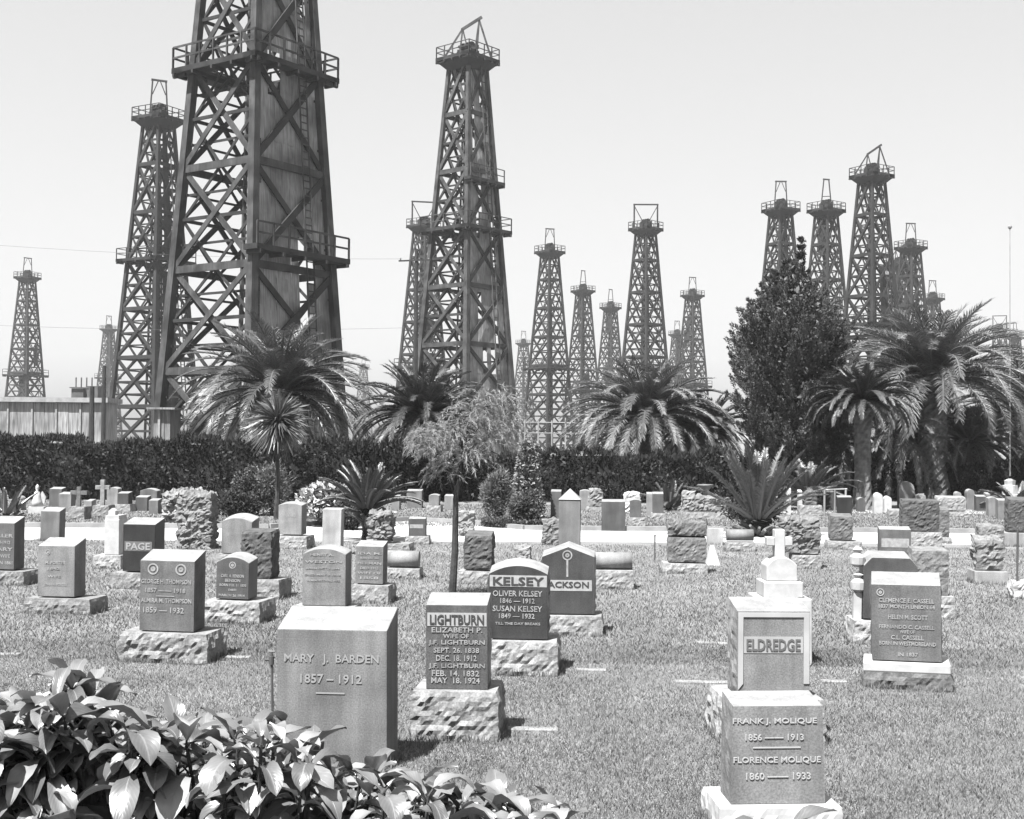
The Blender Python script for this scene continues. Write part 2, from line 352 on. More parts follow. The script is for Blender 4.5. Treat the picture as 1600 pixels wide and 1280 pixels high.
    b.build('ladder', mt, root)
    if clad:
        for k in clad:
            n = fn[k]; td = Vector((-n.y, n.x, 0)); b = MB(); z = 0.6
            while z < Ht - 1:
                z1 = min(z + 2.45, Ht - .6); h0, h1 = hw(z) - .16, hw(z1) - .16
                nb = 10
                for j in range(nb):
                    a0, a1 = -1 + 2 * j / nb, -1 + 2 * (j + 1) / nb
                    if (k, j, int(z / 2.45)) in HOLES or rr.random() < 0.035: continue
                    off = rr.random() * .05; ins = -.02
                    V = [n * (h0 + off) + td * ((h0 - ins) * a0) + Vector((0, 0, z)), n * (h0 + off) + td * ((h0 - ins) * a1) + Vector((0, 0, z)),
                         n * (h1 + off) + td * ((h1 - ins) * a1) + Vector((0, 0, z1 + .03)), n * (h1 + off) + td * ((h1 - ins) * a0) + Vector((0, 0, z1 + .03))]
                    W_ = [v - n * .03 for v in V]; b.add(V + W_, [(0, 1, 2, 3), (7, 6, 5, 4), (0, 4, 5, 1), (1, 5, 6, 2), (2, 6, 7, 3), (3, 7, 4, 0)])
                z = z1
            b.build('sheathing', M_clad, root)
    for (k, z0, z1, a0, a1) in screens:
        n = fn[k]; td = Vector((-n.y, n.x, 0)); b = MB(); h0, h1 = hw(z0) - .3, hw(z1) - .3
        nb = 6
        for j in range(nb):
            A0 = a0 + (a1 - a0) * j / nb; A1 = a0 + (a1 - a0) * (j + .97) / nb; e = rr.random() * .8
            V = [n * h0 + td * (h0 * A0) + Vector((0, 0, z0 + e)), n * h0 + td * (h0 * A1) + Vector((0, 0, z0 + e)), n * h1 + td * (h1 * A1) + Vector((0, 0, z1)), n * h1 + td * (h1 * A0) + Vector((0, 0, z1))]
            W_ = [v - n * .04 for v in V]; b.add(V + W_, [(0, 1, 2, 3), (7, 6, 5, 4), (0, 4, 5, 1), (1, 5, 6, 2), (2, 6, 7, 3), (3, 7, 4, 0)])
        b.build('wind_screen', mt2, root)
    return root
HOLES = {(1, 3, 8), (1, 6, 3), (1, 7, 4), (1, 2, 12)}
# the frame is square; turned by 45 degrees a corner faces the camera, face 1 (+x) then looks right-and-front
def dpos(px, py_top, Ht=37.0, top_extra=0):
    d = ray(px, py_top); t = (Ht - H) / d.z; return Vector((d.x * t, d.y * t, 0))
def facing(loc, jit=0): return -math.atan2(loc.x, loc.y) - R(45) + R(jit)
def place_derrick(label, px, py, jit=0, Ht=37.0, **k):
    loc = dpos(px, py, Ht); return derrick(label, loc, facing(loc, jit), Ht, **k)
big = Vector(((393 - 800) / F * 70, 70, 0))
derrick('huge nearest oil derrick, half covered with stained sheathing, cut off at the top', big, facing(big, -1), 44, 3.62, 1.1, leg=.50, near=True,
        plats=((22.0, .85, 'full'), (11.9, .95, 'rightwide')), clad=[1], mt=M_wood, mt2=M_wood2, seed=3, ladder_face=1, panel=5.5)
place_derrick('tall derrick left of centre with ragged top and sheathing down its right face', 731, 93, 2, b1=1.15, leg=.5, near=False, gin='lean', clad=[1], mt=M_wood, mt2=M_wood2, seed=4,
              plats=((21.2, .85, 'full'), (25.6, .8, 'rightwide')))
LV = []
openA = place_derrick('dark open derrick standing right behind the left edge of the nearest huge derrick', 248, 185, 0, leg=.46, gin='tall', plats=((21.3, .9, 'full'),), screens=((1, 2, 20, -.5, .3), (1, 20.5, 36, -.35, .35)), seed=5)
openB = place_derrick('open derrick with a wide square frame on its crown, behind the middle palm', 1009, 357, 4, gin='wide', plats=((14, .7, 'full'),), leg=.46, seed=6)
openC = place_derrick('tallest of the right group, behind the big palm, with a leaning peaked frame on top', 1362, 274, 3, gin='lean', plats=((17.5, .9, 'full'),), leg=.46, seed=7, screens=((1, 16, 25, -.2, .5),))
openD = place_derrick('open derrick with small slim top frame, first one right of the tall ragged-topped derrick', 859, 393, -2, gin='tall', plats=((15.5, .9, 'full'),), leg=.44, seed=8)
openE = place_derrick('derrick with a very slim pointed frame, between the conifer tip and the tallest right derrick', 1291, 328, 6, gin='slim', plats=((14.0, .9, 'full'),), leg=.44, seed=9, screens=((0, 30, 36, -.6, .6),))
def more(src, label, px, py, jit=0, sc=1.0):
    loc = dpos(px, py, 37.0 * sc)
    o = dup(src, loc, facing(loc, jit), label, sc); rr = random.Random(px)
    for _ in range(2):      # loose boards nailed over part of a face
        k = rr.randrange(2); z0 = rr.uniform(4, 28); z1 = z0 + rr.uniform(2, 6); a = rr.uniform(-.8, .2); n = [Vector((0, -1, 0)), Vector((1, 0, 0))][k]; td = Vector((-n.y, n.x, 0)); b = MB()
        for j in range(5):
            e = rr.random() * .9; h0 = 3.5 - 2.4 * z0 / 37 - .3; h1 = 3.5 - 2.4 * z1 / 37 - .3; c0 = td * (h0 * (a + j * .13)); b.beam(n * h0 + c0 + Vector((0, 0, z0 - e)), n * h1 + c0 + Vector((0, 0, z1 - e)), .04, .13 * h0, td)
        b.build('wind_screen', M_wood2, o)
    return o
more(openA, 'derrick whose lower half hides behind the dark conifer, left of its tip', 1220, 327, -4)
more(openD, 'solitary small derrick at the far left edge above the pale shed', 43, 433, 3)
more(openB, 'derrick with square top frame peeping out left behind the ragged-topped derrick', 662, 353, 8)
more(openE, 'medium derrick just right of the slim-framed first one, seen behind its right leg', 911, 454, -5)
more(openE, 'small derrick directly left of the derrick with the wide square frame', 954, 480, 7)
more(openD, 'small derrick directly right of the derrick with the wide square frame', 1082, 461, 5)
more(openA, 'tiny derrick half hidden behind the left side of a small one near the conifer', 1058, 522, -8)
more(openD, 'tiny faint derrick low between the ragged-topped derrick and its right neighbour', 818, 536, 0)
more(openA, 'derrick with tapered top frame just right of the tallest right-hand derrick', 1423, 386, 5)
more(openC, 'derrick mostly hidden between the tallest right-hand derrick and its right neighbour', 1404, 414, -9)
more(openD, 'small derrick crown rising just above the fronds of the big right palm', 1457, 466, 9)
more(openB, 'tiny derrick near the right edge, left one of the last pair', 1562, 514, 0)
more(openE, 'tiny derrick at the right edge, right one of the last pair', 1586, 527, 8)
more(openD, 'very tiny distant derrick alone in the gap left of the middle-left palm', 568, 573, 0)
more(openA, 'tiny faint derrick behind the left shed, left of the dark open derrick', 170, 514, 10)

# ------------------------------------------------------------------ sheds, poles, wires beyond the hedge
def shed(label, x0, x1, yt, Y, depth=8, m=None, roof=.35, extra=None, rz=0):
    A = at(x0, 690, Y); B_ = at(x1, 690, Y); T = at((x0 + x1) / 2, yt, Y); wd = B_.x - A.x; h = T.z
    root = empty('shed', label, 'shed', ((A.x + B_.x) / 2, Y + depth / 2, 0), rz)
    b = MB(); n = max(3, int(wd / .85)); rr = random.Random(int(x0))
    for i in range(n):
        a0 = -wd / 2 + wd * i / n; a1 = -wd / 2 + wd * (i + 1) / n - .02; o = rr.random() * .03; b.box(a0, a1, -depth / 2 - o, -depth / 2 + .05, 0, h - rr.random() * .05)
    for i in range(6):
        a0 = -depth / 2 + .06 + (depth - .1) * i / 6; b.box(wd / 2 - .05, wd / 2 + rr.random() * .03, a0, a0 + depth / 6.1, 0, h); b.box(-wd / 2 - .03, -wd / 2 + .02, a0, a0 + depth / 6.1, 0, h)
    b.box(-wd / 2, wd / 2, depth / 2 - .05, depth / 2, 0, h); b.build('wall', m or M_pale, root)
    b = MB(); b.box(-wd / 2 - .3, wd / 2 + .3, -depth / 2 - .35, depth / 2 + .3, h, h + roof); b.build('roof', M_kerb if roof > .3 else M_pale, root)
    b = MB()
    for i in range(1, n, 2): b.box(-wd / 2 + wd * i / n - .06, -wd / 2 + wd * i / n + .06, -depth / 2 - .12, -depth / 2 - .035, .3, h - .02)
    b.build('batten', M_kerb, root)
    return root, wd, h, depth
sroot, wd, h, dp = shed('long pale sheet metal shed with streaked panels at the far left behind the hedge', -120, 163, 628, 95, 3)
b = MB(); b.box(5.2 - wd * 0, 6.0, -dp / 2 + .5, -dp / 2 + 1.5, h + .36, h + 1.25); b.box(4.0, 4.9, -dp / 2 + .6, -dp / 2 + 1.4, h + .36, h + 1.1)
for q in (4.2, 4.6, 5.0, 5.4): b.tube([(q, -dp / 2 + 1, h + .4), (q, -dp / 2 + 1, h + 1.9)], .05, 6)
b.beam((3.9, -dp / 2 + .5, h + 1.12), (5.3, -dp / 2 + .5, h + 1.12), .08); b.build('roof_vent', M_steel, sroot)
shed('small pale hut at the left foot of the nearest huge derrick', 240, 266, 640, 66, 2, roof=.1)
shed('low dark-fronted hut under the nearest huge derrick', 300, 345, 650, 72, 4, m=M_clad, roof=.12)
shed('low white-roofed shed right of the yucca behind the hedge', 575, 655, 705, 55, 5, m=M_roof, roof=.32)
shed('pale low tank house behind the middle palm', 1030, 1125, 690, 60, 5, roof=.2)
def pole(label, px, Y, ytop, rad=.13, arm=None, name='utility_pole', cat='utility pole', m=None):
    T = at(px, ytop, Y); root = empty(name, label, cat, (T.x, Y, 0)); b = MB(); b.tube([(0, 0, -.1), (0, 0, T.z * .5), (0, 0, T.z)], [rad * 1.2, rad, rad * .8], 8); b.build('pole', m or M_wood2, root)
    if arm:
        b = MB(); x0, x1, dz = arm; b.beam((x0, -.16, T.z - dz), (x1, -.16, T.z - dz + .12), .12); b.build('crossarm', M_wood2, root)
        for i in range(4):
            x = x0 + (x1 - x0) * (.06 + .88 * i / 3); b = MB(); b.lathe([(.03, 0), (.07, .03), (.05, .1), (.08, .13), (.03, .22)], (x, -.16, T.z - dz + .05), 8); b.build('insulator', M_steel, root)
    return T
P1 = pole('utility pole with crossarm beside the left leg of the ragged-topped derrick', 651, 108, 392, .2, (-1.5, 1.2, .9))
pole('bare dark post left of the dark open derrick, rising above the shed', 163, 92, 572, .16)
pole('stouter dark post in front of the right part of the pale shed', 144, 90, 604, .2)
def wire(label, a, b_, sag):
    P = [Vector(a).lerp(Vector(b_), t / 24) - Vector((0, 0, sag * 4 * (t / 24) * (1 - t / 24))) for t in range(25)]
    m = MB(); m.tube(P, .011, 4, False); tag(m.build('power_line', M_steel), label, 'power line', 'wires strung left of the utility pole')
wire('upper thin wire crossing the sky at the left', (P1.x - 1.2, 108, P1.z - .7), (-75, 108, P1.z + 3.2), 1.2)
wire('lower thin wire crossing the sky at the left', (P1.x - .3, 108.2, P1.z - 6.5), (-75, 112, P1.z - 4.6), 1.0)
# rail fence between the sheds
b = MB()
A = at(820, 660, 60); B_ = at(905, 660, 60)
fr = empty('rail_fence', 'pale pipe rail fence behind the hedge at the foot of the open derricks', 'fence', (A.x, 60, 0)); wd = B_.x - A.x
for i in range(5):
    b = MB(); b.tube([(wd * i / 4, 0, 0), (wd * i / 4, 0, A.z + .1)], .04, 6); b.build('post', M_kerb, fr)
for z in (A.z, A.z - .5): b = MB(); b.tube([(-.1, 0, z), (wd + .1, 0, z)], .025, 6); b.build('rail', M_kerb, fr)

# ------------------------------------------------------------------ hedge
def hedge(label, px0, px1, Y, ytop, th=1.3, seed=1, dens=330, nm='hedge'):
    A = at(px0, 690, Y); B_ = at(px1, 690, Y); T = at((px0 + px1) / 2, ytop, Y).z; wd = B_.x - A.x
    root = empty(nm, label, 'hedge', ((A.x + B_.x) / 2, Y + th / 2, 0)); r = np.random.default_rng(seed)
    top = lambda x: T - .12 + .10 * np.sin(x * 1.3 + seed) + .07 * np.sin(x * 3.1) + .06 * np.sin(x * 7.7 + 1) + .04 * np.sin(x * 13.1)
    n = int(wd * T * dens); x = (r.random(n) - .5) * wd; u = r.random(n)
    P = np.stack([x, np.full(n, -th / 2) + .14 * np.sin(x * 2.2) + .12 * np.sin(x * 5 + 2 + 2 * u) + .10 * r.normal(size=n) + .16 * np.sin(u * 9 + x * 2.3) + .08 * np.sin(u * 17 - x * 6), u * top(x)], 1); N = np.tile([0, -1, .5], (n, 1)).astype(float)
    n2 = int(wd * th * dens * 2.2); x2 = (r.random(n2) - .5) * wd; P2 = np.stack([x2, (r.random(n2) - .5) * th, top(x2) - .10 * r.random(n2) + .10 * r.random(n2) ** 3], 1); N2 = np.tile([0, -.2, 1], (n2, 1)).astype(float)
    b = MB(); b.quads(cloud(P, N, .13, .07, .8, seed, .3)); b.quads(cloud(P2, N2, .15, .045, .45, seed + 5, .6))
    P3 = np.stack([np.where(r.random(3000) < .5, -wd / 2, wd / 2), (r.random(3000) - .5) * th, r.random(3000) * T], 1); b.quads(cloud(P3, np.tile([0, 0, .3], (3000, 1)).astype(float), .13, .07, 1, seed + 7))
    b.build('foliage', M_hedge, root)
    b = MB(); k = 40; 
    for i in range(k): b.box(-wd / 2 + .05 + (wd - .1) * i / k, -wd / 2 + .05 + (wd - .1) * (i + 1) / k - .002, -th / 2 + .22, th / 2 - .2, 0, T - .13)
    b.build('dark_core', M_core, root)  # solid near-black filler boxes, the hedge's inner shade put into their colour
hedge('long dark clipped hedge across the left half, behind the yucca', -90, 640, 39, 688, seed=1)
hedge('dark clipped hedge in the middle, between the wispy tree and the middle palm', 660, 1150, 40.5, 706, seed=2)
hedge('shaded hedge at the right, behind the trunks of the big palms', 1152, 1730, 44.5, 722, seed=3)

# ------------------------------------------------------------------ palms
def palm_crown(nf, L, seed, lw=.05, elo=-38, ehi=84, bend=75, nl=46, leaf=.42, jit=6):
    r = np.random.default_rng(seed); rr = random.Random(seed); b = MB(); S = MB()
    for i in range(nf):
        az = i * 2.399963 + rr.uniform(-.2, .2); t = (i + .5) / nf; e0 = math.radians(ehi + (elo - ehi) * t ** .85 + rr.uniform(-jit, jit))
        Lf = L * (0.72 + .28 * math.sin(min(1, t * 1.6) * 1.57)) * rr.uniform(.9, 1.08); n = 16; p = Vector((math.cos(az) * .15, math.sin(az) * .15, 0)); pts = [p.copy()]; e = e0; side = rr.uniform(-.25, .25)
        bd = math.radians(bend) * (0.55 + .6 * max(0, math.cos(e0))) * rr.uniform(.8, 1.2)
        for k in range(n):
            s = (k + 1) / n; e = e0 - bd * s ** 1.5; a2 = az + side * s; d = Vector((math.cos(a2) * math.cos(e), math.sin(a2) * math.cos(e), math.sin(e))); p = p + d * (Lf / n); pts.append(p.copy())
        b.tube(pts, [.045 * (1 - .85 * k / n) + .006 for k in range(n + 1)], 4)
        pa = np.array([tuple(x) for x in pts]); m = nl; s = np.linspace(.10, .995, m); idx = s * n; i0 = np.minimum(idx.astype(int), n - 1); fr = (idx - i0)[:, None]
        C = pa[i0] * (1 - fr) + pa[i0 + 1] * fr; T = pa[i0 + 1] - pa[i0]; T /= np.linalg.norm(T, axis=1)[:, None]
        sx = np.cross(T, np.array([0, 0, 1.0])); q = np.linalg.norm(sx, axis=1)[:, None]; hz = np.array([-math.sin(az), math.cos(az), 0.0]) * -1
        sx = np.where(q > .15, sx / np.maximum(q, 1e-6), hz); up = np.cross(sx, T)
        ll = leaf * L / 3 * (np.sin(np.clip(s, 0, 1) ** .7 * 3.0) ** .6 * .9 + .12)[:, None]
        for sg in (-1, 1):
            rnd = r.normal(size=(m, 3)) * .12; D = T * (.75 + .5 * s[:, None]) + sx * sg * (1.0 - .25 * s[:, None]) + up * .35 + rnd; D /= np.linalg.norm(D, axis=1)[:, None]
            D2 = D + np.array([0, 0, -.35]); D2 /= np.linalg.norm(D2, axis=1)[:, None]
            Wd = T * lw * .5; k1 = C + D * ll * .5; k2 = k1 + D2 * ll * .5 * (0.85 + .3 * r.random((m, 1)))
            V = np.stack([C - Wd * .6, C + Wd * .6, k1 + Wd, k1 - Wd], 1); V2 = np.stack([k1 - Wd, k1 + Wd, k2 + Wd * .1, k2 - Wd * .1], 1); b.quads(V); b.quads(V2)
    return b
def palm(label, px, py_c, gy, Rpx, seed, tw=.45, nf=85, name='palm_tree', group='date palms', mf=None, Y=None, ivy=False, lean=0, elo=-22, ehi=86, trunk_m=None, bend=62, lw=.036, leaf=.40, nl=66, jit=6):
    Y = Y or gp(px, gy).y; C = at(px, py_c, Y); L = Rpx / F * Y * 1.32
    root = empty(name, label, 'palm tree', (C.x - lean, Y, 0), 0, group)
    b = MB(); n = 26; k = 18; rr = random.Random(seed); vs = []; fs = []; Hh = C.z
    for i in range(n + 1):
        z = -0.1 + (Hh + .15) * i / n; t = max(0, z / Hh); r0 = tw * (1.18 - .28 * min(1, t * 4)) if t < .25 else tw * .9
        if t > .80: r0 = tw * (.9 + .35 * math.sin((t - .8) / .2 * 2.2))
        for j in range(k):
            a = 2 * math.pi * j / k; ww = r0 * (1 + .10 * (((i + j) % 2) * 2 - 1) * (.5 if t < .75 else 1.2) + rr.uniform(-.05, .05)); vs.append((lean * t + ww * math.cos(a), ww * math.sin(a), z))
    for i in range(n):
        for j in range(k): fs.append((i * k + j, i * k + (j + 1) % k, (i + 1) * k + (j + 1) % k, (i + 1) * k + j))
    fs.append(tuple(n * k + j for j in range(k))); b.add(vs, fs); b.build('trunk', trunk_m or M_trunk, root)
    c = palm_crown(nf, L, seed, elo=elo, ehi=ehi, bend=bend, lw=lw, leaf=leaf, nl=nl, jit=jit).build('crown', mf or M_frond, root); c.location = (lean, 0, Hh)
    b = MB()
    for i in range(16):     # old frond stubs and dead fronds under the crown
        a = i * 2.4; p = Vector((lean + math.cos(a) * tw * .8, math.sin(a) * tw * .8, Hh - .15 - .25 * rr.random())); q = p + Vector((math.cos(a) * .35, math.sin(a) * .35, .15)); b.tube([p, q], [.06, .03], 5)
    b.build('frond_stub', M_trunk, root)
    if ivy:
        r = np.random.default_rng(seed); m = 2600; z = r.random(m) * Hh * .95; a = r.random(m) * 6.283; P = np.stack([lean * z / Hh + np.cos(a) * tw * (1 + .2 * r.random(m)), np.sin(a) * tw * (1 + .2 * r.random(m)), z], 1)
        N = np.stack([np.cos(a), np.sin(a), 0 * a], 1); b = MB(); b.quads(cloud(P, N, .12, .09, .8, seed)); b.build('ivy', M_bush, root)
    return root
palm('big dark date palm in front of the nearest huge derrick, trunk hidden by the hedge', 437, 615, 0, 134, 11, .5, 130, Y=43, mf=M_frond, bend=76)
palm('date palm with ivy-clad trunk left of the wispy tree', 660, 648, 782, 92, 12, .33, 95, ivy=True, mf=M_frond2)
palm('broad date palm with pale lower fronds in front of the middle derricks', 1010, 658, 779, 112, 13, .36, 120, mf=M_frondl, bend=84, elo=-4, ehi=88)
palm('largest date palm with thick clean trunk at the right', 1457, 600, 781, 138, 14, .55, 125, elo=4, bend=80, mf=M_frondl, leaf=.46)
palm('date palm with slimmer dark trunk just left of the largest one', 1348, 628, 796, 66, 15, .26, 80, mf=M_frond2, elo=-5, bend=72)
palm('lower date palm with hanging fronds between the two thick right trunks', 1405, 680, 0, 84, 16, .3, 90, Y=45.5, elo=-50, mf=M_frondl)
palm('date palm cut by the right edge, dark trunk near the flagpole', 1592, 640, 776, 100, 17, .35, 90, mf=M_frond2)
palm('low date palm with drooping fronds right of the largest trunk', 1515, 690, 0, 76, 18, .3, 90, Y=46, elo=-50, mf=M_frondl)
palm('small date palm squeezed between the middle palm and the conifer', 1105, 672, 0, 62, 19, .3, 65, Y=44)
palm('low date palm behind the conifer skirt left of the slimmer trunk', 1300, 690, 0, 72, 20, .3, 80, Y=45, elo=-55, mf=M_frond)
# young trunkless palms: upright fronds from a short base
palm('young bushy palm with stiff upright fronds in front of the conifer', 1184, 812, 838, 90, 21, .22, 34, name='young_palm', group='young palms', elo=50, ehi=88, bend=30, jit=20, mf=M_frond, trunk_m=M_bark, leaf=.36)
palm('young pale palm with arching fronds right of the bushy one', 1262, 775, 797, 60, 22, .2, 34, name='young_palm', group='young palms', jit=14, elo=20, ehi=86, bend=55, trunk_m=M_bark)
palm('young dark feathery palm with bare curved stem behind the rustic scroll stone', 574, 792, 846, 62, 23, .10, 44, name='young_palm', group='young palms', jit=15, elo=30, ehi=86, bend=45, mf=M_frond, trunk_m=M_bark, leaf=.34, lw=.035)
palm('small spiky palm tuft at the left edge among the far stones', 10, 800, 822, 34, 24, .07, 12, name='young_palm', group='young palms', elo=35, ehi=88, bend=18, trunk_m=M_bark)
palm('small palm tuft by the white flagpole base at the right edge', 1592, 792, 800, 42, 25, .1, 22, name='young_palm', group='young palms', elo=15, ehi=80, bend=45, trunk_m=M_bark)
palm('small fan of pale fronds right of the middle palm trunk', 1045, 792, 797, 42, 26, .1, 16, name='young_palm', group='young palms', elo=25, ehi=85, bend=40, trunk_m=M_bark)
# yucca / dracaena
def yucca(label, px, py_c, gy, Rpx, seed):
    Y = gp(px, gy).y; C = at(px, py_c, Y); root = empty('yucca_tree', label, 'yucca', (C.x, Y, 0)); r = np.random.default_rng(seed); Rr = Rpx / F * Y
    b = MB(); b.tube([(0.0, 0, -.1), (.03, 0, C.z * .4), (-.02, 0, C.z * .75), (0, 0, C.z)], [.075, .05, .045, .06], 8); b.build('trunk', M_bark, root)
    n = 420; d = r.normal(size=(n, 3)); d[:, 2] += .15; d /= np.linalg.norm(d, axis=1)[:, None]; l = Rr * (.75 + .35 * r.random(n))[:, None]
    S = np.cross(d, r.normal(size=(n, 3))); S /= np.linalg.norm(S, axis=1)[:, None]; c0 = np.array([0, 0, C.z]) + np.array([0, 0, -.25]) * r.random((n, 1)); k1 = c0 + d * l * .55; d2 = d + np.array([0, 0, -.28]); k2 = k1 + d2 * l * .45; W_ = .022
    b = MB(); b.quads(np.stack([c0 - S * W_ * .6, c0 + S * W_ * .6, k1 + S * W_, k1 - S * W_], 1)); b.quads(np.stack([k1 - S * W_, k1 + S * W_, k2 + S * .002, k2 - S * .002], 1)); b.build('crown', M_frond, root)
    b = MB(); n = 160; a = r.random(n) * 6.283; d = np.stack([np.cos(a) * .55, np.sin(a) * .55, -.85 + .5 * r.random(n)], 1); l = (Rr * (.8 + .5 * r.random(n)))[:, None]; c0 = np.array([0, 0, C.z - .1]) + d * .05; S = np.stack([-np.sin(a), np.cos(a), 0 * a], 1) * .02
    k2 = c0 + d * l; b.quads(np.stack([c0 - S, c0 + S, k2 + S * .2, k2 - S * .2], 1)); b.build('dead_leaves', M_frond, root)
yucca('yucca with a thin bare stem and spiky ball of leaves in front of the hedge', 434, 650, 812, 54, 31)

# wispy young tree, closest to the camera
def wispy(label):
    gy = 936; Y = gp(706, gy).y; s = Y / F; X0 = gp(706, gy).x; root = empty('wispy_tree', label, 'tree', (X0, Y, 0)); b = MB()
    T1 = at(712, 780, Y); T2 = at(728, 690, Y)
    p0, p1, p2 = Vector((0, 0, -.05)), Vector((T1.x - X0, 0, T1.z)), Vector((T2.x - X0, .05, T2.z)); b.tube([p0, p0.lerp(p1, .5) + Vector((.015, 0, 0)), p1, p2], [.05, .042, .035, .018], 10); r = random.Random(5); tips = []
    for i in range(26):
        st = p1.lerp(p2, r.random()); a = r.uniform(0, 6.283); rad = r.uniform(.15, .55) ; e = Vector((math.cos(a) * rad, math.sin(a) * rad * .8, r.uniform(.0, .55))) ; m = st + e * .6 + Vector((0, 0, .1)); q = st + e
        b.tube([st, m, q], [.012, .008, .003], 5); tips += [m, q, st.lerp(q, .8)]
    b.build('trunk', M_bark, root)
    rn = np.random.default_rng(8); b = MB()
    for px, py, rx, ry, n in ((765, 625, 34, 22, 26), (797, 645, 14, 30, 14), (740, 655, 46, 20, 40), (680, 680, 36, 14, 34), (712, 698, 55, 24, 56), (772, 676, 30, 28, 28), (704, 730, 28, 30, 22), (740, 722, 28, 22, 18), (662, 698, 18, 20, 14)):
        c = at(px, py, Y)
        for i in range(int(n * 1.5)):
            p = Vector((c.x - X0 + rn.uniform(-1, 1) * rx * s * .8, rn.uniform(-.3, .3), c.z + rn.uniform(-.8, 1) * ry * s)); a = rn.uniform(0, 6.283); out = (1 if p.x > T2.x - X0 else -1) * .5
            d = Vector((math.cos(a) + out, math.sin(a), rn.uniform(.0, .9))).normalized(); st = []
            for k in range(9): st.append(p.copy()); p = p + d * .034; d = (d + Vector((0, 0, -.26))).normalized()
            b.tube(st, .0022, 3, False); P = np.array([tuple(st[q].lerp(st[q + 1], f)) for q in range(8) for f in (0, .2, .4, .6, .8)]); D = np.array([tuple(st[q + 1] - st[q]) for q in range(8) for f in range(5)]) / .034
            b.quads(cloud(P, D + np.array([0, 0, -.2]), .055, .0055, .5, i + n, 0))
    b.build('crown', M_wisp, root)
wispy('young tree with dark slender trunk and pale wispy drooping foliage left of the obelisk')

# conifer
def conifer(label):
    Y = 40.0; X0 = at(1238, 780, Y).x; s = Y / F; root = empty('conifer_tree', label, 'tree', (X0, Y, 0)); r = np.random.default_rng(9); rr = random.Random(9)
    b = MB(); b.tube([(0, 0, -.1), (0, 0, 3), (.1, 0, 7.5)], [.28, .2, .04], 10)
    for i in range(22):
        z = 1.5 + i * .25; a = i * 2.4; q = 1.6 * (1 - z / 9); b.tube([(0, 0, z), (math.cos(a) * q * .6, math.sin(a) * q * .6, z + .4), (math.cos(a) * q, math.sin(a) * q, z + 1)], [.07, .04, .015], 5)
    b.build('trunk', M_bark, root)
    # outline: (py, left px, right px)
    O = [(376, 1249, 1253), (400, 1243, 1260), (425, 1200, 1265), (450, 1185, 1280), (480, 1160, 1318), (510, 1140, 1330), (560, 1140, 1335), (610, 1138, 1335), (650, 1142, 1338), (690, 1165, 1330), (730, 1195, 1310), (770, 1215, 1290)]
    b = MB(); py = 378.0
    while py < 765:
        k = [i for i in range(len(O) - 1) if O[i][0] <= py <= O[i + 1][0]][0]; t = (py - O[k][0]) / (O[k + 1][0] - O[k][0]); l = O[k][1] * (1 - t) + O[k + 1][1] * t; rt = O[k][2] * (1 - t) + O[k + 1][2] * t
        cx = at((l + rt) / 2, py, Y); R_ = (rt - l) / 2 * s; nl = max(3, int(5 + R_ * 11)); zc_ = cx.z
        for j in range(nl):
            a = rr.random() * 6.283; big_ = rr.random() ** 2; lg = min(.85, .2 + R_ * .45) * (.55 + .75 * big_); rd = lg * rr.uniform(.22, .34); o3 = np.array([math.cos(a), math.sin(a), 0]); D = o3 * rr.uniform(.35, .8) + np.array([0, 0, rr.uniform(.35, 1.0)]); D /= np.linalg.norm(D)
            tipr = R_ * rr.uniform(.70, 1.05); tip_ = np.array([cx.x - X0, 0, zc_ + .1]) + o3 * tipr; bs = tip_ - D * lg; n = int(70 + lg * 230); t = r.random(n) ** .8; aa = r.random(n) * 6.283; e1 = np.cross(D, [0, 0, 1.0]); e1 /= np.linalg.norm(e1) + 1e-6; e2 = np.cross(D, e1); qq = rd * (1.08 - t) * (.5 + .5 * r.random(n))
            ro = np.cos(aa)[:, None] * e1 + np.sin(aa)[:, None] * e2; P = bs + D * lg * t[:, None] + ro * qq[:, None]; b.quads(cloud(P, D * 1.0 + ro * .6, .085, .028, .3, int(py) * 50 + j, .1))
        n = int(R_ * R_ * 130); aa = r.random(n) * 6.283; q = R_ * .72 * r.random(n) ** .5; P = np.stack([cx.x - X0 + np.cos(aa) * q, np.sin(aa) * q, zc_ + .12 * r.normal(size=n)], 1); b.quads(cloud(P, np.tile([0, 0, .3], (n, 1)), .16, .09, 1, int(py)))
        py += 12
    b.build('crown', M_con, root)
conifer('tall dark bushy conifer with a narrow tip, left of the big right palms')

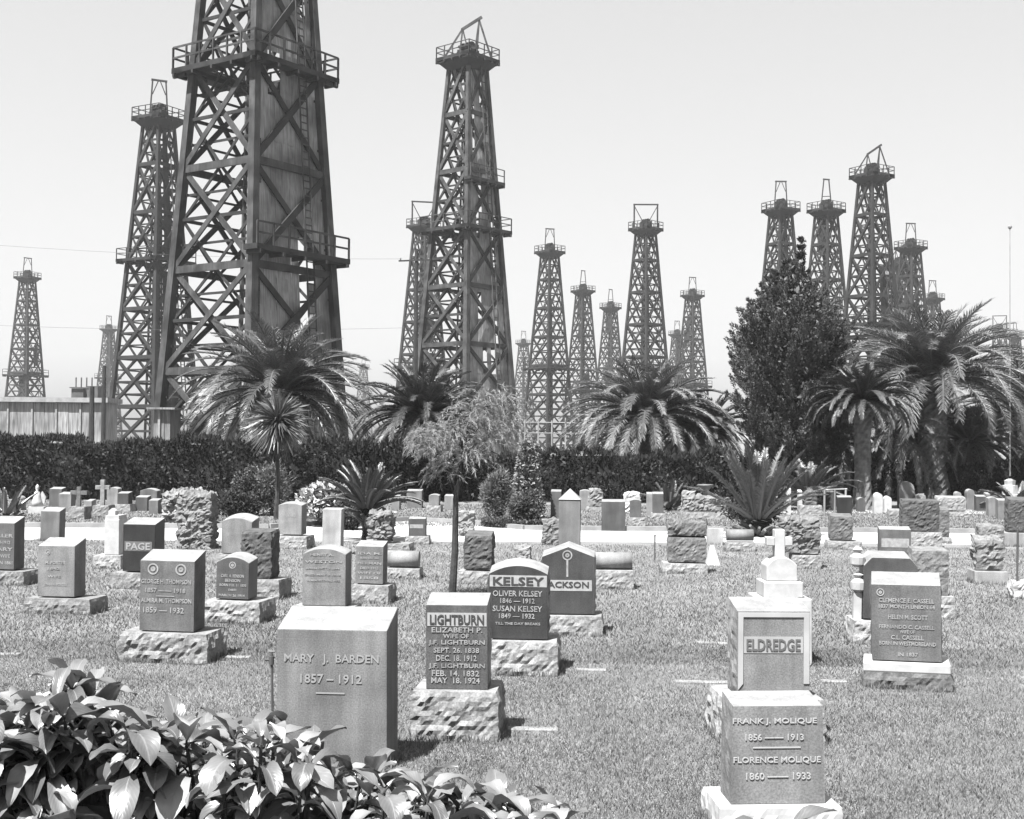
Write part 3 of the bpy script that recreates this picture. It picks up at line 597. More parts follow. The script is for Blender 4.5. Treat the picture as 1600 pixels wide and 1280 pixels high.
# shrubs
def shrub(label, px, gy, wpx, ytop, seed, m=None, name='shrub', lob=24, per=230, L=.07, W=.035, up=.3, flowers=0, group=None, cone=False, Y=None):
    Y = Y or gp(px, gy).y; s = Y / F; g = at(px, gy, Y); h = at(px, ytop, Y).z; rx = wpx / 2 * s; root = empty(name, label, 'shrub', (g.x, Y, 0), 0, group); b = MB(); r = np.random.default_rng(seed)
    if cone:
        n = lob * per; u = r.random(n); a = r.random(n) * 6.283; q = rx * (1.0 - .55 * u) * (.75 + .3 * r.random(n)); P = np.stack([np.cos(a) * q, np.sin(a) * q, u * h], 1); N = np.stack([np.cos(a), np.sin(a), .2 + 0 * a], 1); b.quads(cloud(P, N, L, W, .8, seed))
        P, N = ellipsoid_pts(800, (0, 0, h - rx * .3), (rx * .5, rx * .5, rx * .45), r); b.quads(cloud(P, N, L, W, .8, seed + 1))
    else:
        b = lumpy(lob, per, (0, 0, h * .5), (rx * .72, rx * .72, h * .36), (rx * .42, rx * .42, h * .22), seed, L, W, up=up)
    b.build('foliage', m or M_bush, root)
    b = MB()
    for i in range(5): a = i * 1.3; b.tube([(0, 0, -.03), (math.cos(a) * rx * .3, math.sin(a) * rx * .3, h * .4), (math.cos(a) * rx * .5, math.sin(a) * rx * .5, h * .7)], [.03, .02, .008], 5)
    b.build('stem', M_bark, root)
    if flowers:
        P, N = ellipsoid_pts(flowers, (0, 0, h * .62), (rx * 1.0, rx * 1.0, h * .42), r, .9); keep = N[:, 1] < .5; b = MB(); b.quads(cloud(P[keep], N[keep], .10, .09, .5, seed + 3)); b.build('blossom', M_flower, root)
shrub('rounded cone-shaped grey shrub left of the yucca stem', 391, 806, 60, 728, 41, M_bush)
shrub('dark low round shrub in front of the cone-shaped one, beside the rock pile', 372, 822, 74, 765, 42, M_hedge)
shrub('pale feathery shrub behind the yucca stem', 425, 806, 60, 726, 43, M_bushl, L=.12, W=.02)
shrub('flowering shrub covered in white blossom behind the plain white tablet', 512, 822, 96, 760, 44, M_bush, flowers=900)
shrub('small leafy shrub at the foot of the feathery young palm', 548, 828, 56, 770, 45, M_bush)
shrub('feathery light-edged shrub on the planter left of the ivy cone', 776, 818, 54, 736, 46, M_bushl, L=.13, W=.02, up=.5)
shrub('tall narrow ivy-covered cone on the planter', 824, 812, 50, 692, 47, M_bushp, cone=True, L=.09, W=.06)
shrub('rounded leafy shrub at the foot of the ivy cone', 822, 822, 62, 765, 48, M_bush)
shrub('low dark ivy mound right of the young bushy palm, among the stones', 1178, 832, 112, 748, 49, M_hedge)
shrub('small round shrub far right in front of the hedge', 1535, 792, 44, 765, 50, M_bush)
b = MB(); r_ = np.random.default_rng(3); Yp = gp(805, 826).y; cpt = at(805, 820, Yp + .7)
pl = empty('planter_bed', 'low round planting bed with clipped edging where the white drive bends', 'planter', (cpt.x, Yp + .7, 0))
n = 9000; a = r_.random(n) * 6.283; q = .55 + .12 * r_.random(n); P = np.stack([np.cos(a) * q * 1.12, np.sin(a) * q, r_.random(n) * .16], 1); b.quads(cloud(P, np.stack([np.cos(a) * .4, np.sin(a) * .4, .6 + 0 * a], 1), .05, .03, .8, 3)); b.build('edging', M_bush, pl)
b = MB(); b.lathe([(.60, -.02), (.62, .06), (.3, .10), (0.01, .11)], n=24); b.build('soil', M_dirt, pl)
# ------------------------------------------------------------------ monuments
def shape_fn(shape, k):
    """returns f(a) in [-1,1] -> drop from the top, as a fraction of width"""
    if shape == 'arch': return lambda a: k * a * a
    if shape == 'peak': return lambda a: k * abs(a)
    if shape == 'clip': return lambda a: 0 if abs(a) < .72 else k * (abs(a) - .72) / .28
    if shape == 'round': return lambda a: .5 * (1 - math.sqrt(max(0, 1 - a * a)))
    if shape == 'crag': return lambda a: k * (noise.noise(Vector((a * 2.1, k * 50, 3))) * .5 + .3 * a * a)
    return lambda a: 0
def block(mb, w, d, z0, h, shape='flat', k=0.1, slope=0.2, rough='', amp=.03, cell=.05, seed=0, fy=0.0, taper=0, wtop=None):
    """block with its front face at y=fy, centred on x; rough letters: F front, S sides, B back, T top"""
    amp = amp * (.75 if 'T' in rough else .42)
    fn = shape_fn(shape, k); nx = max(1, int(w / cell)) if rough else (20 if shape in ('arch', 'round', 'clip', 'peak') else 1); ny = max(1, int(d / cell)) if rough else 1; nz = max(1, int(h / cell)) if rough else 1
    if shape == 'peak' and not rough: nx = 2
    nx, ny, nz = max(nx, 4 if rough else 1), max(ny, 3 if rough else 1), max(nz, 3 if rough else 1); idx = {}; vs = []; fs = []
    def V(i, j, l):
        if (i, j, l) in idx: return idx[(i, j, l)]
        a = 2 * i / nx - 1; bb = j / ny; c = l / nz; zt = h - fn(a) * w + slope * (bb - .0) * d; ww = w * (1 - taper * c)
        x = a * ww / 2; y = fy + bb * d; z = z0 + c * zt; p = Vector((x, y, z))
        if rough:
            def nn(o, f=13.0):
                v_ = Vector((x * f + seed * 3.1, y * f, z * f * 1.25 + o)); v_ += Vector((noise.noise(v_ * 1.9), noise.noise(v_ * 1.9 + Vector((7, 0, 0))), 0)) * .35
                c_ = noise.voronoi(v_)[1][0]; h_ = noise.cell(c_ * 7.3 + Vector((3, 1, 2))); g_ = noise.cell_vector(c_ * 5.1 + Vector((9, 4, 1))) - Vector((.5, .5, .5))
                return h_ * .55 + g_.dot(v_ - c_) * .9 + .18 * noise.noise(v_ * 3.1) + .3 * noise.noise(v_ * .45)
            ex = min((a + 1) / 2 * w, (1 - a) / 2 * w); ez = min(c * zt, (1 - c) * zt); ey = min(bb * d, (1 - bb) * d)
            if i in (0, nx) and 'S' in rough:
                m = min(1, min(ez if 'T' not in rough else 9, ey if 'F' not in rough else 9) / .05); p.x += (1 if i else -1) * amp * (abs(nn(1)) * 1.6 + .2) * m
            if j in (0, ny) and (('F' in rough and j == 0) or ('B' in rough and j == ny)):
                m = min(1, (min(ez, ex) + .01) / .05); p.y += (1 if j else -1) * amp * (abs(nn(5)) * 1.7 + .15) * m
            if l == nz and 'T' in rough: p.z += amp * nn(9) * 1.4
            if 'T' in rough and (i in (0, nx) or l == nz or j in (0, ny)): p += Vector((nn(2, 4), nn(3, 4), nn(4, 4))) * amp * .9
            if l == 0: p.z = z0 - .0
        idx[(i, j, l)] = len(vs); vs.append(p); return idx[(i, j, l)]
    for i in range(nx):
        for l in range(nz): fs += [(V(i, 0, l), V(i + 1, 0, l), V(i + 1, 0, l + 1), V(i, 0, l + 1)), (V(i, ny, l), V(i, ny, l + 1), V(i + 1, ny, l + 1), V(i + 1, ny, l))]
        for j in range(ny): fs += [(V(i, j, nz), V(i + 1, j, nz), V(i + 1, j + 1, nz), V(i, j + 1, nz)), (V(i, j, 0), V(i, j + 1, 0), V(i + 1, j + 1, 0), V(i + 1, j, 0))]
    for j in range(ny):
        for l in range(nz): fs += [(V(0, j, l), V(0, j, l + 1), V(0, j + 1, l + 1), V(0, j + 1, l)), (V(nx, j, l), V(nx, j + 1, l), V(nx, j + 1, l + 1), V(nx, j, l + 1))]
    mb.add(vs, fs)
def text_into(mb, s, x, z, wd, ht, y, th=.004, bold=.012):
    """one line of lettering, centred at (x, z), fitted to wd by ht, standing proud of the plane y"""
    cu = bpy.data.curves.new('t', 'FONT'); cu.body = s; cu.align_x = 'CENTER'; cu.size = 1; cu.extrude = .02; cu.offset = bold; cu.resolution_u = 2
    o = bpy.data.objects.new('t', cu); COL.objects.link(o); bpy.context.view_layer.update()
    me = o.to_mesh(); n = len(me.vertices); co = np.zeros(n * 3); me.vertices.foreach_get('co', co); co = co.reshape(-1, 3); fs = [tuple(p.vertices) for p in me.polygons]
    o.to_mesh_clear(); bpy.data.objects.remove(o); bpy.data.curves.remove(cu)
    if n == 0: return
    mn, mx = co.min(0), co.max(0); fx = wd / (mx[0] - mn[0]); fz = ht / max(.3, mx[1] - mn[1])
    if s.strip('-— ') == '': fz = fx
    V = np.stack([x + (co[:, 0] - (mn[0] + mx[0]) / 2) * fx, y - th * (co[:, 2] + .02) / .04 - .0005, z + (co[:, 1] - (mn[1] + mx[1]) / 2) * fz], 1); mb.add(V, fs)
def ring(mb, x, z, r0, r1, y, th=.004, n=24):
    vs = []
    for k in range(n):
        c, s_ = math.cos(2 * math.pi * k / n), math.sin(2 * math.pi * k / n); vs += [(x + c * r0, y - th, z + s_ * r0), (x + c * r1, y - th, z + s_ * r1), (x + c * r1, y - .0005, z + s_ * r1), (x + c * r0, y - .0005, z + s_ * r0)]
    fs = []
    for k in range(n):
        a = 4 * k; b_ = 4 * ((k + 1) % n); fs += [(a, a + 1, b_ + 1, b_), (a + 1, a + 2, b_ + 2, b_ + 1), (a + 3, a, b_, b_ + 3)]
    mb.add(vs, fs)
TUFT = []; TOPM = mat('sawn_granite_top', .12, .175, scale=9, rough=.8, speck=.12, speckscale=90)  # unpolished sawn tops, lightened so the colour also carries sun glare
class Mon:
    """a monument: tiers given by their pixel outline at the depth of the ground point gy"""
    def __init__(s, label, name, cat, xc, gy, th=6, group=None, margin=.0):
        g = gp(xc, gy); s.Y = g.y; s.s = g.y / F; s.th = R(th); s.root = empty(name, label, cat, (g.x, g.y, 0), -R(th), group); s.gx = g.x; rt = random.Random(label); s.root.rotation_euler.x = rt.uniform(-.012, .012); s.root.rotation_euler.y = rt.uniform(-.014, .014); s.xc = xc; s.mat4 = None
        s.fy = 0.0
    def X(s, px, py=None): return (at(px, 800, s.Y).x - s.gx)
    def Z(s, py, px=None): return at(px or s.xc, py, s.Y).z
    def tier(s, part, x0, x1, yt, yb, d=.3, fy=0.0, m=None, bevel=0, off=0, top=None, **k):
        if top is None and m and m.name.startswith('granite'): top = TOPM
        xa, xb = s.X(x0), s.X(x1); z0 = s.Z(yb) if yb is not None else -.05; z1 = s.Z(yt); b = MB(); block(b, xb - xa, d, z0, z1 - z0, fy=fy, cell=max(.028, 2.6 * s.s), **k)
        rough = k.get('rough', ''); o = b.build(part, m, s.root, bevel=bevel if not rough else 0); o.location.x = (xa + xb) / 2
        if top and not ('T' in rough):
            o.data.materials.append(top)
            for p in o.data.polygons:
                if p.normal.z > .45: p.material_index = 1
        s.last = ((xa + xb) / 2, xb - xa, z0, z1, fy); TUFT.append((s, x0, x1, fy, d, yb)); return o
    def text(s, lines, parent=None, m=None, name='inscription', face=None, y=None):
        """lines: (string, x0, x1, ytop, ybottom) in pixels"""
        yy = y if y is not None else s.last[4]
        for l in lines:
            b = MB()
            t, x0, x1, y0, y1 = l[:5]; xa, xb = s.X(x0), s.X(x1); za, zb = s.Z(y1), s.Z(y0)
            if t == '@': ring(b, (xa + xb) / 2, (za + zb) / 2, (zb - za) / 2 * .75, (zb - za) / 2, yy); ring(b, (xa + xb) / 2, (za + zb) / 2, (zb - za) / 2 * .1, (zb - za) / 2 * .45, yy, n=8)
            elif t == '_': b.box(xa, xb, yy - .004, yy - .0005, (za + zb) / 2 - (zb - za) / 2, (za + zb) / 2 + (zb - za) / 2)
            else: text_into(b, t, (xa + xb) / 2, (za + zb) / 2, xb - xa, zb - za, yy)
            if b.n: b.build('emblem' if t == '@' else 'carved_line' if t == '_' else name, m or M_inscr, parent or s.root)
    def band(s, x0, x1, y0, y1, word, m, y, wx=None, dark=None):
        """raised pale band with dark lettering cut in it"""
        xa, xb = s.X(x0), s.X(x1); za, zb = s.Z(y1), s.Z(y0); b = MB(); b.box(xa, xb, y - .003, y + .001, za, zb); o = b.build('name_band', m, s.root)
        t = MB(); a0, a1 = (wx or (x0 + 2, x1 - 2)); text_into(t, word, (s.X(a0) + s.X(a1)) / 2, (za + zb) / 2, (s.X(a1) - s.X(a0)) * .95, (zb - za) * .74, y - .003, bold=.02); t.build('lettering', dark, o)
def stone(label, x0, x1, yt, yb, gy, tone=.3, d=.25, base=None, byt=None, btone=.38, name='headstone', cat='headstone', th=6, rough='', shape='flat', k=.1, slope=.2, amp=.03, group=None, white=False, brough='FSB', lines=None, pol=False, seed=None, bd=None, taper=0):
    xc = (base[0] + base[1]) / 2 if base else (x0 + x1) / 2; s = Mon(label, name, cat, xc, gy, th, group); seed = seed or int(x0 + yt)
    m = M_white if white else (rockm(tone) if rough and ('F' in rough or 'T' in rough) else granite(tone, pol))
    off = .07 if base else 0
    s.tier('stone' if base else 'tablet', x0, x1, yt, yb if base else None, d, fy=off, m=m, bevel=.006, shape=shape, k=k, slope=slope, rough=rough, amp=amp, seed=seed, taper=taper)
    front = s.last
    if base:
        s.tier('base', base[0], base[1], byt if byt else yb, None, bd or d + .16, m=M_white if white and btone > .6 else rockm(btone) if brough else granite(btone), rough=brough, slope=0, amp=.035 if brough else 0, seed=seed + 3, bevel=.008)
    s.last = front
    if lines: s.text(lines, y=off)
    return s
def rows(x0, x1, y0, y1, n, seed, words, fill=.72):
    """evenly set inscription lines"""
    r = random.Random(seed); o = []
    for i in range(n):
        c = (x0 + x1) / 2; hw_ = (x1 - x0) / 2 * (fill + (1 - fill) * (.9 if i % 2 == 0 else .1)); ya = y0 + (y1 - y0) * i / n; yb = ya + (y1 - y0) / n * .52; o.append((words[i % len(words)], c - hw_, c + hw_, ya, yb))
    return o
M_mid = mat('band_granite', .19, .23, scale=30, rough=.9)
M_dk = mat('dark_lettering', .03, rough=.6)

# --- nearest stones
s = Mon('big smooth block with bright slanted top reading MARY J. BARDEN, nearest on the left', 'headstone', 'headstone', 522, 1200, 7)
s.tier('tablet', 435, 611, 984, None, .30, m=granite(.25), bevel=.006, slope=.33, k=0)
s.text([('MARY   J.  BARDEN', 447, 598, 1023, 1039), ('1857 – 1912', 473, 571, 1054, 1068), ('_', 498, 544, 1082.5, 1084.5)], m=mat('worn_lettering', .165))
s = Mon('dark headstone with raised name band LIGHTBURN, on a high rough base', 'headstone', 'headstone', 713, 1158, 5)
s.tier('stone', 667, 764, 948, 1080, .22, fy=.07, m=granite(.16, True), slope=.25, rough='SB', amp=.025)
s.text([('ELIZABETH P.', 676, 756, 983, 991), ('WIFE OF', 694, 735, 993, 1000), ('J.F. LIGHTBURN', 671, 760, 1003, 1012), ('SEPT. 26. 1838', 679, 751, 1015, 1023), ('DEC. 18. 1912', 683, 747, 1027, 1036), ('J.F. LIGHTBURN', 671, 760, 1040, 1049), ('FEB. 14. 1832', 676, 751, 1051, 1060), ('MAY  18. 1924', 675, 752, 1062, 1071)])
s.band(669, 763, 960, 981, 'LIGHTBURN', M_mid, .07, dark=M_dk)
s.tier('base', 648, 779, 1081, None, .42, m=rockm(.45), rough='FSB', amp=.05, slope=0)
s = Mon('dark arched headstone with large name KELSEY and dates, just behind the LIGHTBURN one', 'headstone', 'headstone', 818, 1056, 4)
s.tier('stone', 764, 856, 886, 1001, .26, fy=.08, m=granite(.085, True), slope=.15, rough='SB', amp=.04, shape='arch', k=.14)
s.text([('OLIVER KELSEY', 770, 848, 925, 934), ('1846 — 1912', 782, 836, 937, 945), ('SUSAN KELSEY', 770, 848, 949, 958), ('1849 — 1932', 780, 836, 961, 969), ('TILL THE DAY BREAKS', 774, 845, 975, 979)])
s.band(765, 855, 901, 919, 'KELSEY', M_mid, .08, wx=(768, 852), dark=M_dk)
s.tier('base', 770, 871, 1003, None, .5, m=rockm(.5), rough='FSB', amp=.05, slope=0)
s = Mon('dark pointed-top headstone with carved torch and name band JACKSON, half hidden by the KELSEY stone', 'headstone', 'headstone', 892, 994, 5)
s.tier('stone', 848, 930, 856, 961, .25, fy=.08, m=granite(.11, True), slope=.15, rough='SB', amp=.03, shape='peak', k=.19)
s.text([('@', 879, 896, 861, 877), ('_', 886, 889, 877, 903)])
s.band(850, 926, 908, 925, 'JACKSON', M_mid, .08, wx=(850, 923), dark=M_dk)
s.tier('base', 842, 941, 963, None, .44, m=rockm(.48), rough='FSB', amp=.035, slope=0)
# --- Eldredge and the low Molique stone, the white cross
s = Mon('panelled headstone with pale frame and name band ELDREDGE, rough sides, standing behind the MOLIQUE stone', 'headstone', 'headstone', 1208, 1165, -2)
s.tier('stone', 1157, 1272, 958, 1092, .30, fy=.08, m=granite(.33), slope=.18, rough='SB', amp=.035, shape='flat')
b = MB(); y = .08
for (x0, x1, y0, y1) in ((1158, 1166, 960, 1072), (1262, 1271, 960, 1072), (1166, 1262, 960, 967), ): b.box(s.X(x0), s.X(x1), y - .007, y + .001, s.Z(y1), s.Z(y0))
b.prism([(s.X(1158), s.Z(1072)), (s.X(1166), s.Z(1072)), (s.X(1158), s.Z(1082))], y - .007, y + .001); b.build('panel_frame', mat('frame_granite', .22, .27), s.root)
s.band(1167, 1261, 998, 1024, 'ELDREDGE', mat('band_light', .20, .24), .08, dark=mat('worn_dark_lettering', .07))
s.tier('base', 1132, 1288, 1093, None, .48, m=rockm(.5), rough='FSB', amp=.05, slope=0)
s = Mon('low broad headstone reading FRANK J. MOLIQUE and FLORENCE MOLIQUE, nearest on the right', 'headstone', 'headstone', 1223, 1310, -3)
s.tier('stone', 1149, 1299, 1108, 1262, .24, fy=.07, m=granite(.32), slope=.12, rough='SB', amp=.02, taper=.05)
s.text([('FRANK J. MOLIQUE', 1152, 1286, 1127, 1138), ('1856 —— 1913', 1172, 1265, 1152, 1162), ('_', 1184, 1260, 1172.5, 1174.5), ('FLORENCE MOLIQUE', 1153, 1292, 1188, 1199), ('1860 —— 1933', 1173, 1276, 1213, 1224)], m=mat('pale_cut_lettering', .24))
s.tier('base', 1127, 1318, 1263, None, .40, m=M_white, rough='FSB', amp=.03, slope=0)
s = Mon('bright white marble monument topped with a cross, directly behind the ELDREDGE stone', 'cross_monument', 'monument', 1228, 1040, 0)
s.tier('plinth', 1186, 1270, 936, None, .5, fy=0, m=M_white, slope=0, bevel=.01)
s.tier('upper_plinth', 1197, 1259, 911, 936.1, .36, fy=.07, m=M_white, slope=0, bevel=.01)
s.tier('shaft', 1203, 1252, 872, 911.1, .26, fy=.12, m=M_white, slope=0, bevel=.01, shape='arch', k=.28)
b = MB(); xa = lambda p: s.X(p); zz = s.Z; b.box(xa(1219), xa(1235), .19, .31, zz(886), zz(830)); b.box(xa(1206), xa(1218.9), .19, .31, zz(856), zz(842)); b.box(xa(1235.1), xa(1247), .19, .31, zz(856), zz(842)); b.build('cross', M_white, s.root, bevel=.008)
# --- Cassell
s = Mon('grey headstone covered in long inscription on a white-topped rough base, largest on the right lawn', 'headstone', 'headstone', 1417, 1078, 16)
s.tier('stone', 1366, 1470, 916, 1035, .26, fy=.07, m=granite(.20), slope=.30, rough='SB', amp=.025)
s.text([('@', 1373, 1386, 922, 934), ('CLEMENCE E. CASSELL', 1377, 1460, 937, 944), ('1837 MONTH UNION 64', 1377, 1461, 947, 953), ('HELEN M. SCOTT', 1391, 1450, 963, 970), ('FERNANDO C. CASSELL', 1377, 1460, 979, 985), ('WIFE OF', 1408, 1431, 987, 992), ('C.L. CASSELL', 1395, 1444, 995, 1002), ('BORN IN WESTMORELAND', 1377, 1462, 1005, 1011), ('IN 1837', 1405, 1435, 1022, 1028)])
s.tier('base', 1352, 1483, 1037, 1052, .42, m=M_white, slope=0, bevel=.01, k=0); s.tier('foundation', 1355, 1482, 1051.8, None, .40, fy=.0, m=rockm(.22), rough='FSB', amp=.05, slope=0)
s = Mon('dark headstone with clipped corners and small white scrolls at its shoulder, behind the long-inscription stone', 'headstone', 'headstone', 1393, 1008, 4)
s.tier('stone', 1352, 1435, 873, 970, .24, fy=.08, m=granite(.13, True), slope=.2, shape='clip', k=.16, bevel=.006)
b = MB()
for y0, y1, x in ((915, 930, 1346), (872, 890, 1344)): b.lathe([(.03, 0), (.07, .03), (.075, .1), (.03, .14), (.05, .17), (.01, .2)], (s.X(x), .15, s.Z(y1)), 12)
b.box(s.X(1338), s.X(1350.5), .12, .2, 0.1, s.Z(930)); b.build('scroll', M_white, s.root)
s.tier('base', 1336, 1442, 972, None, .42, m=rockm(.55), rough='FSB', amp=.04, slope=0)
stone('tall rough-edged pale stone directly behind the long-inscription stone, right of the clipped-corner one', 1428, 1482, 862, 932, 967, .33, .28, (1424, 1490), 932, .55, rough='FSB', slope=.1)
stone('smooth grey headstone with a lighter middle band, behind the clipped-corner stone', 1376, 1424, 828, 866, 880, .18, .22, (1370, 1430), 866, .45, lines=[('_', 1379, 1421, 842, 856)], th=8)
stone('broad dark rock-faced stone with swirled front, in front of the largest palm trunk', 1413, 1467, 783, 832, 857, .15, .3, (1424, 1471), 832, .5, rough='FSB', amp=.05, slope=.1)
stone('narrow rough stone tucked right of the swirled dark rock-faced stone', 1468, 1484, 797, 840, 850, .25, .25, (1466, 1486), 840, .5, rough='FSB')
stone('two-step rough monument on a plain pale base, alone on the right lawn', 1530, 1568, 846, 892, 913, .36, .25, (1524, 1575), 893, .5, rough='FSBT', amp=.04, brough='')
stone('small cap-like rough stone behind the two-step monument', 1531, 1567, 824, 846, 862, .32, .25, None, rough='FSBT', amp=.03)
stone('dark rock-faced stone on a pale base, cut by the right edge', 1578, 1612, 782, 832, 855, .15, .28, (1570, 1616), 833, .45, rough='FSB', amp=.04, brough='')
s = Mon('white rounded rough stone with a thin metal rod, at the right edge', 'marker_post', 'marker', 1594, 936, 0)
s.tier('stone', 1586, 1610, 910, None, .22, m=M_white, rough='FSBT', amp=.03, slope=0); b = MB(); b.tube([(0, .1, .1), (0, .1, s.Z(828))], .014, 6); b.build('rod', M_steel, s.root)
# --- left group
L1 = ['GEORGE', 'BORN APRIL 4 1849', 'DIED', 'JUNE 12 1911', 'BELOVED WIFE OF', 'JAMES', 'AT REST']
s = Mon('grey block with two round emblems and THOMPSON names, bright slanted top, left foreground', 'headstone', 'headstone', 258, 1036, 8)
s.tier('stone', 213, 302, 878, 988, .25, fy=.07, m=granite(.20), slope=.30, rough='SB', amp=.018)
s.text([('@', 225, 243, 882, 900), ('@', 271, 289, 882, 900), ('GEORGE H. THOMPSON', 215, 297, 907, 914), ('1857 —— 1918', 222, 288, 921, 928), ('_', 240, 270, 933, 934), ('ALMIRA M. THOMPSON', 215, 298, 937, 944), ('1859 — 1932', 219, 286, 951, 960)])
s.tier('base', 188, 327, 990, None, .45, m=rockm(.4), rough='FSB', amp=.06, slope=0)
stone('pale smooth block with faint lines and slanted top, far left on a thin rough base', 53, 115, 854, 934, 960, .31, .25, (37, 145), 936, .38, th=9, slope=.3, lines=[('@', 66, 74, 860, 868), ('M. PORTER', 66, 100, 878, 883), ('1842', 70, 90, 888, 892), ('WIFE', 70, 92, 900, 904), ('JOHN A. PORTER', 64, 103, 913, 918)])
stone('grey stone with several inscription lines cut off by the left edge', -22, 20, 818, 891, 915, .17, .25, (-34, 40), 893, .4, th=9, slope=.3, lines=rows(-20, 18, 835, 888, 5, 1, ['MILLER', '1850-1912', 'MARY', 'HIS WIFE', 'BORN 1861']))
stone('small grey block standing at the drive behind the pale smooth block', 62, 94, 799, 842, 846, .22, .22, None, th=9, slope=.3)
s = stone('nearly black block with the name PAGE in a pale frame', 187, 241, 820, 894, 921, .05, .28, (172, 256), 896, .42, th=10, slope=.25, pol=True)
s.band(190, 236, 847, 862, 'PAGE', mat('grey_band', .07, .09), .07, dark=mat('pale_lettering', .18))
s = Mon('white marble stepped monument with little pointed top, left of the nearly black block', 'marble_monument', 'monument', 166, 889, 6)
s.tier('body', 160, 184, 812, 868, .3, fy=.08, m=M_white, slope=0, bevel=.01); s.tier('cap', 161, 183, 806, 812, .28, fy=.09, m=M_white, slope=0); s.tier('finial', 163, 174, 795, 806, .1, fy=.15, m=M_white, shape='peak', k=.4, slope=0); s.tier('base', 147, 190, 868, None, .5, m=rockm(.6), rough='FSB', slope=0)
s = Mon('dark arched headstone with round emblem and curved lettering, right of the emblem block', 'headstone', 'headstone', 364, 974, 10)
s.tier('stone', 332, 386, 872, 938, .25, fy=.08, m=granite(.14, True), slope=.15, shape='arch', k=.16, bevel=.006)
s.text([('@', 353, 364, 879, 890), ('CARL A. BENSON', 340, 378, 899, 904), ('BENSON', 347, 372, 906, 911), ('BORN FEB. 11 1870', 338, 382, 914, 918), ('DIED', 353, 366, 922, 925), ('MARCH 26 1914', 337, 380, 930, 934)])
s.tier('base', 318, 408, 940, None, .46, m=rockm(.5), rough='FSB', amp=.05, slope=0)
stone('dark rock-faced stone behind the arched emblem stone', 374, 420, 832, 905, 937, .15, .28, (372, 438), 906, .42, rough='FSB', amp=.045, th=10, slope=.1)
stone('pale curved-top headstone behind the dark rock-faced stone', 342, 392, 810, 866, 884, .30, .3, (336, 402), 867, .4, th=10, shape='arch', k=.12)
stone('rustic tree-trunk-like stone with stacked knobbly edges, beside the drive on the left', 279, 328, 772, 855, 858, .32, .30, None, rough='FSBT', amp=.06, slope=0, th=8)
stone('pale arched headstone on white rough base, left of the plain white tablet', 432, 470, 787, 836, 858, .38, .28, (430, 480), 838, .55, th=9, shape='arch', k=.08, slope=.1, lines=[('WARD', 445, 460, 803, 809)])
stone('tall narrow plain white tablet right of the pale arched headstone', 503, 533, 796, None, 868, .55, .2, None, th=7, slope=.1)
s = Mon('large pale headstone with low peaked top and faint lines, directly behind the BARDEN block', 'headstone', 'headstone', 508, 1000, 8)
s.tier('stone', 470, 540, 858, 948, .22, fy=.06, m=granite(.29), slope=.12, shape='arch', k=.13, bevel=.006)
s.text([('HENRY A.', 483, 520, 866, 870), ('WESTON', 474, 534, 877, 881), ('BORN OCT 3 1844', 476, 530, 888, 891), ('DIED MAY 9 1912', 474, 532, 898, 901), ('IN MEMORY OF HIS WIFE', 478, 530, 907, 910)])
s.tier('base', 455, 553, 949, None, .36, m=rockm(.5), slope=0, rough='SB', amp=.02)
stone('slim grey headstone with many lines, right of the low peaked one', 553, 597, 855, 913, 943, .24, .22, (551, 608), 915, .48, th=8, slope=.25, rough='SB', lines=rows(556, 595, 864, 910, 6, 3, ['IDA M.', 'BORN JUNE 1860', 'HERMAN', 'DIED 1915', 'WIFE OF', '1858']), amp=.02)
def bolster(label, x0, x1, yt, yb, gy, bx0, bx1, byt, tone=.42, th=4):
    s = Mon(label, 'bolster_stone', 'gravestone', (bx0 + bx1) / 2, gy, th, 'bolster gravestones lying on rough bases'); r = (s.Z(yt) - s.Z(yb)) / 2; b = MB(); b.tube([(s.X(x0), .07 + r, s.Z(yb) + r), (s.X(x1), .07 + r, s.Z(yb) + r)], r, 28)
    o = b.build('bolster', granite(tone), s.root); e = [p for p in o.data.polygons if len(p.vertices) == 4]
    for p in e: p.use_smooth = True
    s.tier('base', bx0, bx1, byt, None, 2 * r + .12, m=rockm(.5), rough='FSB', amp=.03, slope=0)
bolster('short cylinder stone lying on a rough base, right of the slim many-lined headstone', 603, 653, 862, 888, 905, 603, 656, 889)
bolster('longest cylinder stone lying on a rough base, right of the torch-carved stone', 930, 989, 865, 891, 921, 932, 990, 892)
bolster('smallest cylinder stone, at the drive below the bushy young palm', 1137, 1179, 828, 846, 862, 1136, 1180, 848, .33)
stone('knobbly pale scroll-edged stone left of the short cylinder stone', 577, 606, 802, 850, 862, .34, .3, (574, 640), 850, .4, rough='FSBT', amp=.07, slope=0)
stone('small tablet with dark face and pale label, left of the wispy tree', 638, 665, 811, 838, 851, .12, .16, (634, 670), 838, .5, th=3, lines=[('_', 640, 661, 820, 826)])
stone('dark craggy rock-faced stone just right of the wispy tree trunk', 725, 766, 838, 891, 913, .17, .3, (716, 768), 893, .5, rough='FSB', amp=.05)
stone('small knobbly pale stone at the drive right of the wispy tree trunk', 719, 738, 800, 828, 838, .4, .25, None, rough='FSBT', amp=.05, slope=0)
stone('small squat rough stone alone on the lawn behind the KELSEY arch', 808, 828, 853, None, 884, .42, .18, None, rough='FSBT', amp=.03, slope=0)
stone('rough stone block partly hidden left of the tall pointed pillar', 850, 872, 812, None, 852, .3, .25, None, rough='FSBT', amp=.05, slope=0)
s = Mon('tall square pillar with white pyramid cap rising behind the torch-carved stone', 'pillar_monument', 'monument', 891, 905, 5)
s.tier('shaft', 873, 906, 781, None, .36, m=granite(.27), slope=0, rough='B', amp=.02)
